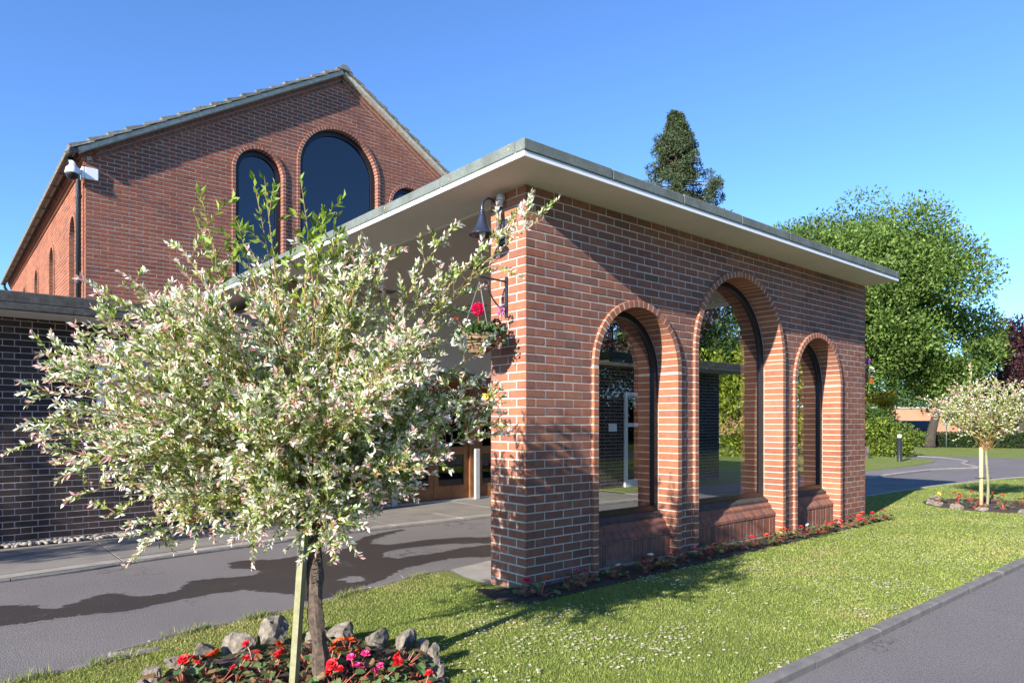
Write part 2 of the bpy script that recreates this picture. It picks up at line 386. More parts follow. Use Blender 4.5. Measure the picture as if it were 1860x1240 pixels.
def prism(poly, d, back=.03, c=.0045):
    cx = sum(p[0] for p in poly)/len(poly); cy = sum(p[1] for p in poly)/len(poly); n = len(poly)
    ew = max(p[0] for p in poly)-min(p[0] for p in poly); eh = max(p[1] for p in poly)-min(p[1] for p in poly)
    kx = max(.2, 1-2*c/max(ew, .01)); ky = max(.2, 1-2*c/max(eh, .01))
    V = [(p[0], back, p[1]) for p in poly]+[(p[0], -d+c, p[1]) for p in poly]+[(cx+(p[0]-cx)*kx, -d, cy+(p[1]-cy)*ky) for p in poly]
    F = [tuple(range(2*n, 3*n))]
    for r in (0, n):
        for i in range(n): j = (i+1) % n; F.append((r+i, r+j, r+n+j, r+n+i))
    return V, F
class Face:
    """a vertical brick face: origin (x,y), direction angle of u"""
    def __init__(s, x, y, ang): s.x, s.y, s.a = x, y, ang; s.c, s.s = math.cos(ang), math.sin(ang)
    def pt(s, v): return (s.x+s.c*v[0]-s.s*v[1], s.y+s.s*v[0]+s.c*v[1], v[2])
    def tr(s, vf): return [s.pt(v) for v in vf[0]], vf[1]
    def placed(s, vf): return s.tr(vf)
_pm = {}
def lay(items, part, mat, limit=300, name='brick'):
    """items: (Face, poly, proud, back). nearest to the photograph's viewpoint become objects, the rest one mesh"""
    def dist(it):
        f, p, d, bk = it; q = f.pt((sum(a[0] for a in p)/len(p), 0, sum(a[1] for a in p)/len(p)))
        return (q[0]**2+q[1]**2+(q[2]-EYE)**2)
    items = sorted(items, key=dist); VV = []; FF = []
    for k, (f, p, d, bk) in enumerate(items):
        j = random.Random(k*7+3)
        if k < limit:
            cu = sum(a[0] for a in p)/len(p); cw = sum(a[1] for a in p)/len(p)
            q = [(round(a[0]-cu, 3), round(a[1]-cw, 3)) for a in p]; key = (tuple(q), d, bk, mat)
            if key not in _pm:
                me = bpy.data.meshes.new(name); v, fc = prism(q, d, bk); me.from_pydata(v, [], fc); me.update(); me.materials.append(M(mat)); _pm[key] = me
            o = bpy.data.objects.new(name, _pm[key]); COL.objects.link(o)
            w_ = Vector(f.pt((cu, j.uniform(-.003, -.0005), cw)))
            o.parent = part; o.matrix_parent_inverse = Matrix.Translation(-WORLD(part)); o.location = w_
            o.rotation_euler = (j.uniform(-.004, .004), j.uniform(-.005, .005), f.a+j.uniform(-.003, .003))
        else:
            v, fc = prism(p, d+j.uniform(.0005, .0035), bk); v = [f.pt(x) for x in v]; n0 = len(VV); VV += v; FF += [tuple(i+n0 for i in q) for q in fc]
    if VV:
        me = bpy.data.meshes.new('brickwork'); me.from_pydata(VV, [], FF); me.update()
        o = link('brickwork', me, mat, part)
        stuff(o)
def extrude_poly(poly, n0, n1):
    """poly in (u,w); local y from -n1 (front) to -n0 (back)"""
    tri = tessellate_polygon([[Vector((u, w_, 0)) for u, w_ in poly]]); n = len(poly)
    V = [(u, -n1, w_) for u, w_ in poly]+[(u, -n0, w_) for u, w_ in poly]; F = []
    for t in tri: F.append(tuple(t)); F.append((t[2]+n, t[1]+n, t[0]+n))
    for i in range(n): j = (i+1) % n; F.append((i, j, n+j, n+i))
    return V, F
def arch_pts(c, R, s, k=28): return [(c-R*math.cos(PI*i/k), s+R*math.sin(PI*i/k)) for i in range(k+1)]
def wall_poly(ulen, w0, top, openings):
    """top: list of (u,w) from right to left"""
    p = [(0, w0)]
    for o in sorted(openings, key=lambda o: o.c): p += [(o.c-o.R, w0)]+arch_pts(o.c, o.R, o.s)+[(o.c+o.R, w0)]
    return p+[(ulen, w0)]+top
def band(c, Ro, Ri, s, w0, n0, n1, k=28):
    """U-shaped arch band"""
    o = [(c-Ro, w0)]+arch_pts(c, Ro, s, k)+[(c+Ro, w0)]; i = [(c-Ri, w0)]+arch_pts(c, Ri, s, k)+[(c+Ri, w0)]; m_ = len(o); V = []; F = []
    for pl, y in ((o, -n1), (i, -n1), (o, -n0), (i, -n0)): V += [(u, y, w_) for u, w_ in pl]
    for a in range(m_-1):
        b_ = a+1; F += [(a, m_+a, m_+b_, b_), (2*m_+a, 2*m_+b_, 3*m_+b_, 3*m_+a), (m_+a, 3*m_+a, 3*m_+b_, m_+b_), (a, b_, 2*m_+b_, 2*m_+a)]
    F += [(0, 2*m_, 3*m_, m_), (m_-1, 2*m_-1, 4*m_-1, 3*m_-1)]
    return V, F
def ring_polys(c, Ro, Ri, s, w0, course=.075):
    out = []; w_ = w0
    while w_ < s-.02:
        t = min(w_+course-.010, s-.004)
        for sg in (-1, 1):
            a, b_ = sorted((c+sg*Ro, c+sg*Ri)); out.append([(a, w_), (b_, w_), (b_, t), (a, t)])
        w_ += course
    n = int(round(PI*(Ro+Ri)/2/course)); g = .0065/((Ro+Ri)/2)
    for i in range(n):
        a0 = PI*i/n+g; a1 = PI*(i+1)/n-g
        out.append([(c+Ri*math.cos(a0), s+Ri*math.sin(a0)), (c+Ro*math.cos(a0), s+Ro*math.sin(a0)), (c+Ro*math.cos(a1), s+Ro*math.sin(a1)), (c+Ri*math.cos(a1), s+Ri*math.sin(a1))])
    return out

# ------------------------------------------------------------------ foliage helpers
def unit(a): return a/np.maximum(np.linalg.norm(a, axis=-1, keepdims=True), 1e-9)
def leaf_mesh(name, P, D, L, W, C, mat, parent=None, fold=.25, up=None):
    """P base, D direction, L length, W width, C colour, one folded two-triangle leaf each"""
    n = len(P); D = unit(D)
    r = RNG.normal(size=(n, 3)) if up is None else up+RNG.normal(size=(n, 3))*.45
    S = unit(np.cross(D, r)); Nn = np.cross(S, D)
    L = np.broadcast_to(L, n)[:, None]; W = np.broadcast_to(W, n)[:, None]
    V = np.empty((n, 4, 3)); V[:, 0] = P; V[:, 2] = P+D*L
    mid = P+D*L*.45; V[:, 1] = mid+S*W*.5+Nn*W*fold; V[:, 3] = mid-S*W*.5+Nn*W*fold
    return tri_mesh(name, V.reshape(-1, 3), np.array([[0, 1, 2], [0, 2, 3]]), n, 4, np.repeat(C, 4, axis=0), mat, parent)
def tri_mesh(name, V, T, n, k, C, mat, parent):
    F = (T[None]+np.arange(n)[:, None, None]*k).reshape(-1, 3); nf = len(F)
    me = bpy.data.meshes.new(name); me.vertices.add(len(V)); me.vertices.foreach_set('co', V.astype(np.float32).ravel())
    me.loops.add(nf*3); me.loops.foreach_set('vertex_index', F.astype(np.int32).ravel())
    me.polygons.add(nf); me.polygons.foreach_set('loop_start', np.arange(0, nf*3, 3, dtype=np.int32)); me.polygons.foreach_set('loop_total', np.full(nf, 3, dtype=np.int32))
    a = me.attributes.new('Col', 'FLOAT_COLOR', 'POINT'); a.data.foreach_set('color', np.concatenate([C, np.ones((len(C), 1))], 1).astype(np.float32).ravel())
    me.update(calc_edges=True)
    return stuff(link(name, me, mat, parent))
def vary(cols, n, amt=.22):
    c = np.array(cols)[RNG.integers(0, len(cols), n)]; return np.clip(c*(1+RNG.normal(size=(n, 1))*amt), .004, .95)
def crown(name, centres, radii, n, size, cols, mat, parent, squash=.8, upb=.25, aspect=.5):
    centres = np.array(centres); radii = np.array(radii); wgt = radii**2; idx = RNG.choice(len(centres), n, p=wgt/wgt.sum())
    d = unit(RNG.normal(size=(n, 3))); rr = RNG.uniform(.25, 1.0, n)**.55
    P = centres[idx]+d*(radii[idx]*rr)[:, None]*np.array([1, 1, squash])
    D = d*.7+RNG.normal(size=(n, 3))*.6+np.array([0, 0, upb])
    L = size*RNG.uniform(.6, 1.4, n)
    tint = (RNG.normal(size=len(centres))*.13)[idx]
    C = np.clip(vary(cols, n)*(1+tint[:, None]), .003, .95)
    return leaf_mesh(name, P, D, L, L*aspect, C, mat, parent)
def blobs(c, r, k, rs, seed, shell=.55):
    g = np.random.default_rng(seed); d = unit(g.normal(size=(k, 3))); f = g.uniform(shell, 1, k)**.6
    return np.array(c)+d*f[:, None]*np.array(r), g.uniform(rs[0], rs[1], k)
GREEN = [(.045, .085, .018), (.065, .12, .022), (.085, .145, .03), (.055, .10, .02)]
LIME = [(.22, .26, .02), (.28, .32, .03), (.15, .2, .02)]
PURPLE = [(.03, .012, .016), (.05, .018, .022), (.075, .026, .03)]
CONIF = [(.05, .075, .03), (.07, .095, .042), (.10, .115, .06), (.035, .055, .024)]
def broad_tree(name, label, base, trunk, cr, k, rs, n, size, cols, seed, cat='tree', group=None, bark='bark', shell=.5, limbs=16, lean=(0, 0)):
    """base (x,y,z); trunk (height, radius); cr (centre, radii)"""
    t = thing(name, label, cat, base, group); g = random.Random(seed); b_ = Vector(base); h, r = trunk; c = Vector(cr[0])
    top = b_+Vector((lean[0], lean[1], h)); fork = top
    pts = [b_+(top-b_)*s+Vector((math.sin(s*4+seed)*r*.5, math.cos(s*3+seed)*r*.4, 0))*(s > 0) for s in (0, .08, .25, .5, .75, 1)]
    pts.append(c+Vector((0, 0, cr[1][2]*.5))); rad = [r*1.45, r*1.1, r*.95, r*.85, r*.78, r*.7, r*.12]
    obj('trunk', tube(pts, rad, 10), bark, t, True)
    cs, rr = blobs(c, cr[1], k, rs, seed, shell)
    lv = []
    for i in list(range(len(cs)))[:limbs]:
        e = Vector(cs[i]); s = fork+(c-fork)*g.uniform(0, .45); m_ = s.lerp(e, .5)+Vector((0, 0, .08*(e-s).length))
        lv.append(tube([s, m_, e], [r*.38, r*.2, r*.05], 6))
    obj('limbs', join(*lv), bark, t, True)
    crown('crown', cs, rr, n, size, cols, 'leaf', t)
    return t

# ================================================================== THE SETTING
struct(obj('ground', sheet([[(-600, -600), (900, -600), (900, 900), (-600, 900)]], -.02), 'lawn_far'))
drive = struct(obj('drive', sheet([[(-40, -2.6), (33.2, -2.6), (33.2, 45), (-40, 45)]], 0), 'asphalt'))
# wet stain on the drive
WETPX = [(-60, 1104), (0, 1101), (60, 1100), (95, 1107), (130, 1099), (165, 1086), (205, 1079), (255, 1083), (300, 1079), (335, 1070), (344, 1058), (372, 1052), (425, 1049), (468, 1043), (477, 1038), (440, 1031), (424, 1026), (440, 1019), (510, 1015), (575, 1004), (630, 996), (650, 984), (674, 972), (735, 961), (690, 974), (668, 985), (700, 990), (735, 986), (790, 979), (900, 976), (900, 984), (800, 988), (740, 994), (705, 1000), (690, 1008), (716, 1016), (745, 1011), (800, 1004), (840, 996), (900, 990), (900, 1008), (830, 1012), (780, 1020), (735, 1030), (708, 1042), (690, 1053), (640, 1068), (600, 1082), (575, 1090), (530, 1078), (480, 1071), (430, 1071), (350, 1083), (240, 1106), (150, 1115), (70, 1127), (0, 1134), (-60, 1142)]
HOLE = [[(616, 1052), (632, 1046), (655, 1046), (672, 1051), (655, 1057), (628, 1060)], [(594, 1027), (603, 1023), (609, 1026), (602, 1030)]]
def stain(loops, wid):
    loops = [[(x+.030*math.sin(x*41+y*23)+.022*math.sin(y*67-x*31)+.012*math.sin(x*131+y*97), y+.016*math.sin(x*53+1)+.010*math.sin(x*117+y*71)) for x, y in l] for l in loops]
    V, F = sheet(loops, .0015); A = [1.]*len(V); k = 0
    for li, l in enumerate(loops):
        m_ = len(l); ar_ = sum(l[i][0]*l[(i+1) % m_][1]-l[(i+1) % m_][0]*l[i][1] for i in range(m_)); sg = (1 if ar_ > 0 else -1)*(1 if li == 0 else -1); o_ = len(V)
        for i in range(m_):
            t = Vector((l[(i+1) % m_][0]-l[i-1][0], l[(i+1) % m_][1]-l[i-1][1], 0)).normalized(); V.append((l[i][0]+t.y*sg*wid, l[i][1]-t.x*sg*wid, .0012)); A.append(0.)
        for i in range(m_): F.append((k+i, k+(i+1) % m_, o_+(i+1) % m_, o_+i) if sg < 0 else (k+(i+1) % m_, k+i, o_+i, o_+(i+1) % m_))
        k += m_
    F = [f if (V[f[1]][0]-V[f[0]][0])*(V[f[2]][1]-V[f[0]][1])-(V[f[1]][1]-V[f[0]][1])*(V[f[2]][0]-V[f[0]][0]) > 0 else tuple(f[::-1]) for f in F]
    o = struct(obj('wet_patch', (V, F), 'asphalt_stained', drive)); at = o.data.attributes.new('wet', 'FLOAT', 'POINT'); at.data.foreach_set('value', A); return o
stain([smooth_loop([gnd(*p) for p in WETPX])]+[smooth_loop([gnd(*p) for p in h]) for h in HOLE], .07)
# concrete apron at the pillar
struct(obj('apron', sheet([[(3.70, 4.86), (4.6, 4.80), (5.6, 4.80), (5.6, 5.25), (4.7, 5.62), (3.86, 5.48)]], .006), 'conc'))
# front lawn
LEDGE = smooth_open([(-14, 4.15), (-6, 4.3), (.53, 4.61), (.86, 4.79), (1.4, 4.93), (2.12, 5.05), (3.01, 5.26), (3.76, 5.43)])
LAWN = [(-14, 1.98), (21.5, 1.98), (23.3, 3.1), (23.2, 4.0), (21.6, 4.94), (19.4, 5.31), (17.1, 5.53), (13.7, 5.62), (10.6, 5.55), (10.6, 4.45), (3.78, 4.45), (3.72, 4.9)]+LEDGE[::-1]
struct(obj('lawn', sheet([LAWN], .022, .05), 'lawn'))
# lawn and footway on the far side of the drive
FWAY = [(10.6, 8.1), (14, 7.6), (18.1, 7.42), (22.7, 7.47), (24.6, 6.95), (25.3, 6.95), (26.2, 7.4), (27.4, 7.95), (29.2, 8.4), (31.2, 10), (31.6, 12), (31.6, 40), (10.6, 40)]
struct(obj('footway', sheet([FWAY], .03, .06), 'asphalt_old'))
ISL = [(10.6, 9.0), (15, 8.8), (20.8, 8.5), (24.5, 8.55), (26.6, 8.75), (27.8, 9.0), (28.4, 9.4), (29.2, 10.2), (30, 12), (30, 40), (10.6, 40)]
struct(obj('island_lawn', sheet([ISL], .045, .05), 'lawn_far'))
# edging kerbs
def kerb_run(pts, w_, h0, h1, L, parent, name='kerb_stone', mat='kerb', side=1):
    acc = 0; seg = [Vector((*p, 0)) for p in pts]; out = []; cur = seg[0]; i = 1; run = [cur]
    while i < len(seg):
        d = (seg[i]-cur).length
        if acc+d >= L:
            cur = cur.lerp(seg[i], (L-acc)/d); run.append(cur); out.append(run); run = [cur]; acc = 0
        else: acc += d; cur = seg[i]; run.append(cur); i += 1
    if len(run) > 1 and acc > .05: out.append(run)
    for r in out:
        a, b_ = r[0], r[-1]; t = (b_-a).normalized(); nn = Vector((-t.y, t.x, 0))*side; g = t*.004
        j = random.uniform(-.004, .004); c = .012
        V = []; q = [a+g]+r[1:-1]+[b_-g]
        for p in q:
            for o_, z_ in ((0, h0), (0, h1-c+j), (c, h1+j), (w_-c, h1+j), (w_, h1-c+j), (w_, h0)): V.append(tuple(p+nn*o_+Vector((0, 0, z_))))
        F = []
        for k in range(len(q)-1):
            for e in range(5): F.append((k*6+e, k*6+e+1, k*6+7+e, k*6+6+e) if side < 0 else (k*6+6+e, k*6+7+e, k*6+e+1, k*6+e))
        F += [tuple(range(6)), tuple(range(len(q)*6-1, len(q)*6-7, -1))]
        obj(name, (V, F), mat, parent)
lawn_o = bpy.data.objects['lawn']
kerb_run([(x, 1.90) for x in np.arange(1.2, 17, .3)], .085, -.02, .05, .915, lawn_o)
kerb_run(smooth_open(LEDGE[10:], 2), .05, -.02, .032, .915, lawn_o, 'edging_strip', 'kerb')
kerb_run(smooth_open(FWAY[1:11], 5), .12, -.02, .05, .915, bpy.data.objects['footway'], 'kerb_stone', 'conc')
kerb_run(smooth_open([(23.2, 4.0), (21.6, 4.94), (19.4, 5.31), (17.1, 5.53), (13.7, 5.62), (10.7, 5.56)], 4), .06, -.02, .034, .915, lawn_o, 'edging_strip', 'conc', -1)
# far pavement by the dark wall: slabs
PAVE = smooth_open([(-14, 7.2), (-4, 7.5), (.47, 7.69), (1.62, 7.87), (3.14, 8.07), (4.08, 8.16), (6.44, 8.13), (10.6, 8.08)])
def pave_y(x):
    for (a, b_), (c, d) in zip(PAVE, PAVE[1:]):
        if a <= x <= c: return b_+(d-b_)*(x-a)/(c-a)
    return 8.1
pave = struct(obj('pavement', sheet([PAVE+[(10.6, 11.0), (-14, 11.0)]], .014, .04), 'kerb'))
kerb_run([(x, pave_y(x)-.045) for x in np.arange(-2.2, 10.6, .2)], .05, -.02, .028, .915, pave, 'edging_strip')
x = -3.0
while x < 10.4:
    lw = 1.12; g = .008; x1 = min(x+lw, 10.5)
    def slab(y0, y1, x0=x, x1=x1, dz=0.):
        a = (x0+g, y0(x0)+g); b_ = (x1-g, y0(x1)+g); c = (x1-g, y1(x1)-g); d = (x0+g, y1(x0)-g)
        return sheet([[a, b_, c, d]], .030+dz+random.uniform(-.002, .002), .02)
    e0 = lambda X: pave_y(X)+.006; e1 = lambda X: pave_y(X)+.20; e2 = lambda X: 9.52; e3 = lambda X: 10.15
    obj('border_slab', slab(e0, e1), 'conc', pave)
    em = lambda X: (pave_y(X)+.2+9.52)/2
    if x > 3.2:
        obj('paving_slab', slab(e1, em), 'slab', pave); obj('paving_slab', slab(em, e3), 'slab', pave)
    else: obj('paving_slab', slab(e1, e2), 'slab', pave)
    x += lw
# pebbles along the wall
def ico(sub=1):
    bm = bmesh.new(); bmesh.ops.create_icosphere(bm, subdivisions=sub, radius=1); v = [tuple(q.co) for q in bm.verts]; f = [tuple(q.index for q in p.verts) for p in bm.faces]; bm.free(); return np.array(v), f
I1 = ico(1); I2 = ico(2); I3 = ico(3)
VV = []; FF = []
for k in range(900):
    px_ = random.uniform(-2, 3.55); py_ = random.uniform(9.54, 9.73); s = np.array([random.uniform(.028, .045), random.uniform(.02, .032), random.uniform(.016, .026)]); a = random.uniform(0, PI)
    v = I1[0]*s; c_, s_ = math.cos(a), math.sin(a); v = np.stack([v[:, 0]*c_-v[:, 1]*s_+px_, v[:, 0]*s_+v[:, 1]*c_+py_, v[:, 2]+.035+random.uniform(0, .02)], 1)
    n0 = len(VV); VV += v.tolist(); FF += [tuple(i+n0 for i in f) for f in I1[1]]
peb = stuff(obj('pebbles', (VV, FF), 'pebble', None, True)); tag(peb, 'strip of grey pebbles along the foot of the dark brick wall', 'pebbles')

# ================================================================== ENTRANCE CANOPY (brick arcade with flat roof)
CX, CY, WLn, WT = 3.8102, 4.3138, 6.6658, .4716; ZS = 3.45
CC = CX+WLn/2
PAV = thing('entrance_canopy', 'red brick arcade with three glazed arches carrying a flat overhanging roof', 'canopy', (CC, CY, 0))
ff = Face(CX, CY, 0); fl = Face(CX, CY+WT, -PI/2); fr = Face(CX+WLn, CY, PI/2); fb = Face(CX+WLn, CY+WT, PI)
WIN = [(CC-1.8583-CX, .669, 1.961), (CC-CX, .956, 2.217), (CC+1.8583-CX, .669, 1.961)]
RW = .07
ops = [Open(c, R-.03, s) for c, R, s in WIN]
core = join(ff.tr(extrude_poly(wall_poly(WLn-.016, 0, [(WLn-.016, ZS), (.003, ZS)], [Open(c, R-.02, s) for c, R, s in WIN]), -WT+.003, -.0025)))
wall = obj('wall', core, 'mortar_pale', PAV)
items = [(ff, p, .0, .028) for p in courses(WLn, .0, ZS-.002, 'stretcher', ops)]
items += [(fr, p, .0, .028) for p in courses(WT, .0, ZS-.002, 'stretcher', [])]
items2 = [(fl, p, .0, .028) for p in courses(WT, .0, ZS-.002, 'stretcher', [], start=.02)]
lay(items, wall, 'brick_red', 230)
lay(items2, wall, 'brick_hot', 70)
bk = [(fb, p, .0, .028) for p in courses(WLn, .0, ZS-.002, 'stretcher', [Open(WLn-c, R, s) for c, R, s in WIN])]
lay(bk, wall, 'brick_red', 0)
for wi, (c, R, s) in enumerate(WIN):
    Ri = R-RW; proud = .03
    ar = obj('arch_surround', ff.tr(band(c, R-.002, Ri+.003, s, 0, -.228, proud-.0015)), 'mortar_pale', PAV)
    lay([(ff, p, proud, .222) for p in ring_polys(c, R, Ri, s, 0)], ar, 'brick_hot', 90)
    inn = obj('inner_surround', ff.tr(band(c, R+.015, Ri+.006, s, 0, -WT-.02, -.292)), 'mortar_pale', PAV)
    lay([(ff, p, -.290, WT+.024) for p in ring_polys(c, R+.02, Ri, s, 0)], inn, 'brick_hot', 0)
    sz = .50
    fo = obj('window_frame', join(ff.tr(band(c, Ri+.003, Ri-.055, s, sz+.01, -.290, -.230)), ff.tr(extrude_poly([(c-Ri, sz+.01), (c+Ri, sz+.01), (c+Ri, sz+.065), (c-Ri, sz+.065)], -.288, -.232))), 'frame_black', PAV)
    r2 = Ri-.05
    obj('pane', ff.tr(extrude_poly([(c-r2, sz+.06)]+arch_pts(c, r2, s)+[(c+r2, sz+.06)], -.268, -.262)), 'pane_tinted', fo)
    obj('sill', ff.tr(([(u, y, z) for u in (c-Ri+.002, c+Ri-.002) for y, z in ((.30, .44), (.30, sz+.012), (.22, sz+.006), (.165, sz-.03), (.165, .44))], [(0, 1, 2, 3, 4), (9, 8, 7, 6, 5)]+[(i, 5+i, 5+(i+1) % 5, (i+1) % 5) for i in range(5)])), 'sill_dark', PAV)
    # sloping brick weathering under the sill, soldier bricks below it
    pn = obj('apron_panel', ff.tr(join(box(c-Ri+.002, c+Ri-.002, .078, .132, 0, .283), box(c-Ri+.002, c+Ri-.002, .1325, .1885, 0, .378), box(c-Ri+.002, c+Ri-.002, .189, .30, 0, .438))), 'mortar', PAV)
    nb = int(round(2*Ri/.112)); bw = 2*Ri/nb
    for k in range(nb):
        u0 = c-Ri+k*bw+.005; u1 = c-Ri+(k+1)*bw-.005
        v = [(u, y, z) for u in (u0, u1) for y, z in ((.062, .285), (.064, .315), (.13, .385), (.13, .30))]
        obj('slope_brick', ff.tr((v, [(0, 1, 2, 3), (7, 6, 5, 4), (0, 4, 5, 1), (1, 5, 6, 2), (2, 6, 7, 3), (3, 7, 4, 0)])), 'brick_red', pn)
    nb = int(round(2*Ri/.225)); bw = 2*Ri/nb
    for k in range(nb):
        u0 = c-Ri+k*bw+.005; u1 = c-Ri+(k+1)*bw-.005
        v = [(u, y, z) for u in (u0, u1) for y, z in ((.122, .382), (.124, .41), (.19, .455), (.19, .38))]
        obj('slope_brick', ff.tr((v, [(0, 1, 2, 3), (7, 6, 5, 4), (0, 4, 5, 1), (1, 5, 6, 2), (2, 6, 7, 3), (3, 7, 4, 0)])), 'brick_red', pn)
    nb = int(round(2*Ri/.075)); bw = 2*Ri/nb
    lay([(ff, [(c-Ri+k*bw+.004, .062), (c-Ri+(k+1)*bw-.004, .062), (c-Ri+(k+1)*bw-.004, .277), (c-Ri+k*bw+.004, .277)], -.070-random.uniform(0, .003), .10) for k in range(nb)], pn, 'brick_red', 60, 'soldier_brick')
    lay([(ff, [(a[0]+c-Ri, a[1]) for a in p], -.055, .10) for p in courses(2*Ri, -.02, .055, 'stretcher')], pn, 'brick_red', 30)
# roof
X0, Y0, X1, Y1 = CX-.4156, CY-.4534, 10.487, 13.80
roof = obj('roof', box(X0+.05, X1-.05, Y0+.05, Y1, ZS+.02, ZS+.115), 'felt', PAV)
obj('soffit', join(box(X0+.004, X1-.004, Y0+.004, Y1-.01, ZS+.001, ZS+.019)), 'soffit', PAV)
obj('ceiling', box(4.02, X1-.4, 4.95, 9.70, ZS-.006, ZS+.0005), 'ceiling', PAV)
obj('batten', join(box(3.985, 4.018, 4.80, 9.72, ZS-.014, ZS+.0005)), 'soffit', PAV)
obj('fascia_board', join(box(X0, X0+.022, Y0+.0225, Y1, ZS-.004, ZS+.045)), 'white_paint', PAV)
obj('fascia_board', join(box(X0, X1, Y0, Y0+.022, ZS-.004, ZS+.045)), 'white_paint', PAV)
obj('fascia_board', join(box(X1-.022, X1, Y0+.0225, Y1, ZS-.004, ZS+.045)), 'white_paint', PAV)
x = X0-.012
while x < X1:
    x1 = min(x+1.0, X1+.01); obj('felt_strip', box(x+.001, x1-.003, Y0-.012, Y0+.10, ZS+.036, ZS+.128+random.uniform(-.004, .004), .008), 'felt', PAV); x += 1.0
y = Y0+.102
while y < Y1-.2:
    y1 = min(y+1.0, Y1); obj('felt_strip', box(X0-.012, X0+.10, y+.001, y1-.003, ZS+.036, ZS+.128+random.uniform(-.004, .004), .008), 'felt', PAV)
    obj('felt_strip', box(X1-.1, X1+.012, y+.001, y1-.003, ZS+.036, ZS+.128+random.uniform(-.004, .004), .008), 'felt', PAV); y += 1.0
for (lx, ly) in ((5.4, 7.0), (7.12, 9.3), (7.1, 6.9), (8.9, 7.0), (5.3, 9.2), (8.9, 9.2)):
    o = obj('downlight', box(lx-.12, lx+.12, ly-.12, ly+.12, ZS-.022, ZS-.004, .006), 'metal_grey', PAV)
    obj('diffuser', box(lx-.09, lx+.09, ly-.09, ly+.09, ZS-.026, ZS-.0225), 'frame_black', o)

# ================================================================== HALL WITH GABLE
GY = 13.85; GX = 2.03; GAP = 6.84; GX1 = 2*GAP-GX; EZ = 6.13; AZ = 9.02; GB = 2.6
HALL = thing('gabled_hall', 'tall red brick hall with tiled gable roof and three arched windows', 'building', (GAP, GY, 0))
fg = Face(GX, GY, 0); GW = GX1-GX; half = GW/2; sl_ = (AZ-EZ)/half
GWIN = [(5.05-GX, .545, 6.47), (6.81-GX, .98, 6.90), (8.57-GX, .545, 6.47)]
cl = [(sl_, -1, -EZ+.16), (-sl_, -1, -EZ+.16-sl_*GW)]   # keep below the verge lines
gops = [Open(c, R-.03, s) for c, R, s in GWIN]
core = fg.tr(extrude_poly(wall_poly(GW-.012, GB, [(GW-.012, EZ), (half, AZ), (.012, EZ)], [Open(c, R-.02, s) for c, R, s in GWIN]), -.34, -.002))
gwall = obj('wall', core, 'mortar', HALL)
git = [(fg, p, 0, .028) for p in courses(GW, GB, AZ, 'stretcher', gops, cl)]
lay(git, gwall, 'brick_gable', 300)
for c, R, s in GWIN:
    Ri = R-RW
    ar = obj('arch_surround', fg.tr(band(c, R-.002, Ri+.003, s, GB, -.12, .028)), 'mortar_pale', HALL)
    lay([(fg, p, .03, .11) for p in ring_polys(c, R, Ri, s, GB)], ar, 'brick_gable', 0)
    fo = obj('window_frame', fg.tr(band(c, Ri+.003, Ri-.10, s, GB, -.16, -.10)), 'frame_black', HALL)
    r2 = Ri-.095
    obj('pane', fg.tr(extrude_poly([(c-r2, GB)]+arch_pts(c, r2, s)+[(c+r2, GB)], -.145, -.14)), 'pane_dark', fo)
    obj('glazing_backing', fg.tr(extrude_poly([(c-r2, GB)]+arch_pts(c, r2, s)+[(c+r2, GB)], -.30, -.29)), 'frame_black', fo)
# raking brick courses under the verge, proud of the wall
for sg in (-1, 1):
    L = math.hypot(half, AZ-EZ)+.05; tx = half/L*1.0; VVF = []
    ang = math.atan2(AZ-EZ, half)
    for row, (off, pr) in enumerate(((.075, .045), (.150, .022))):
        items_ = []; k = 0; pitch = .112
        while k*pitch < L:
            a = k*pitch+(.05 if row else 0); b_ = a+pitch-.011
            def q(t, n_):
                # along slope from the eave, n_ below the verge line
                u = t*math.cos(ang)+n_*math.sin(ang); w_ = EZ+t*math.sin(ang)-n_*math.cos(ang)
                return (u if sg < 0 else GW-u, w_)
            p = [q(a, off), q(b_, off), q(b_, off-.064), q(a, off-.064)]
            lim = half-.004
            p = clip(p, -1, 0, -lim) if sg < 0 else clip(p, 1, 0, half+.004)
            p = clip(clip(p, 1, 0, .002), -1, 0, -GW+.002) if len(p) > 2 else p
            if len(p) > 2 and area(p) > .0008: items_.append((fg, p, pr, .02))
            k += 1
        me_ = obj('raking_course', fg.tr(extrude_poly([q(.14, off+.006), q(L, off+.006), q(L, off-.07), q(.14, off-.07)] if sg < 0 else [q(.14, off-.07), q(L, off-.07), q(L, off+.006), q(.14, off+.006)], -.03, pr-.01)), 'mortar', HALL)
        lay(items_, me_, 'brick_gable', 0)
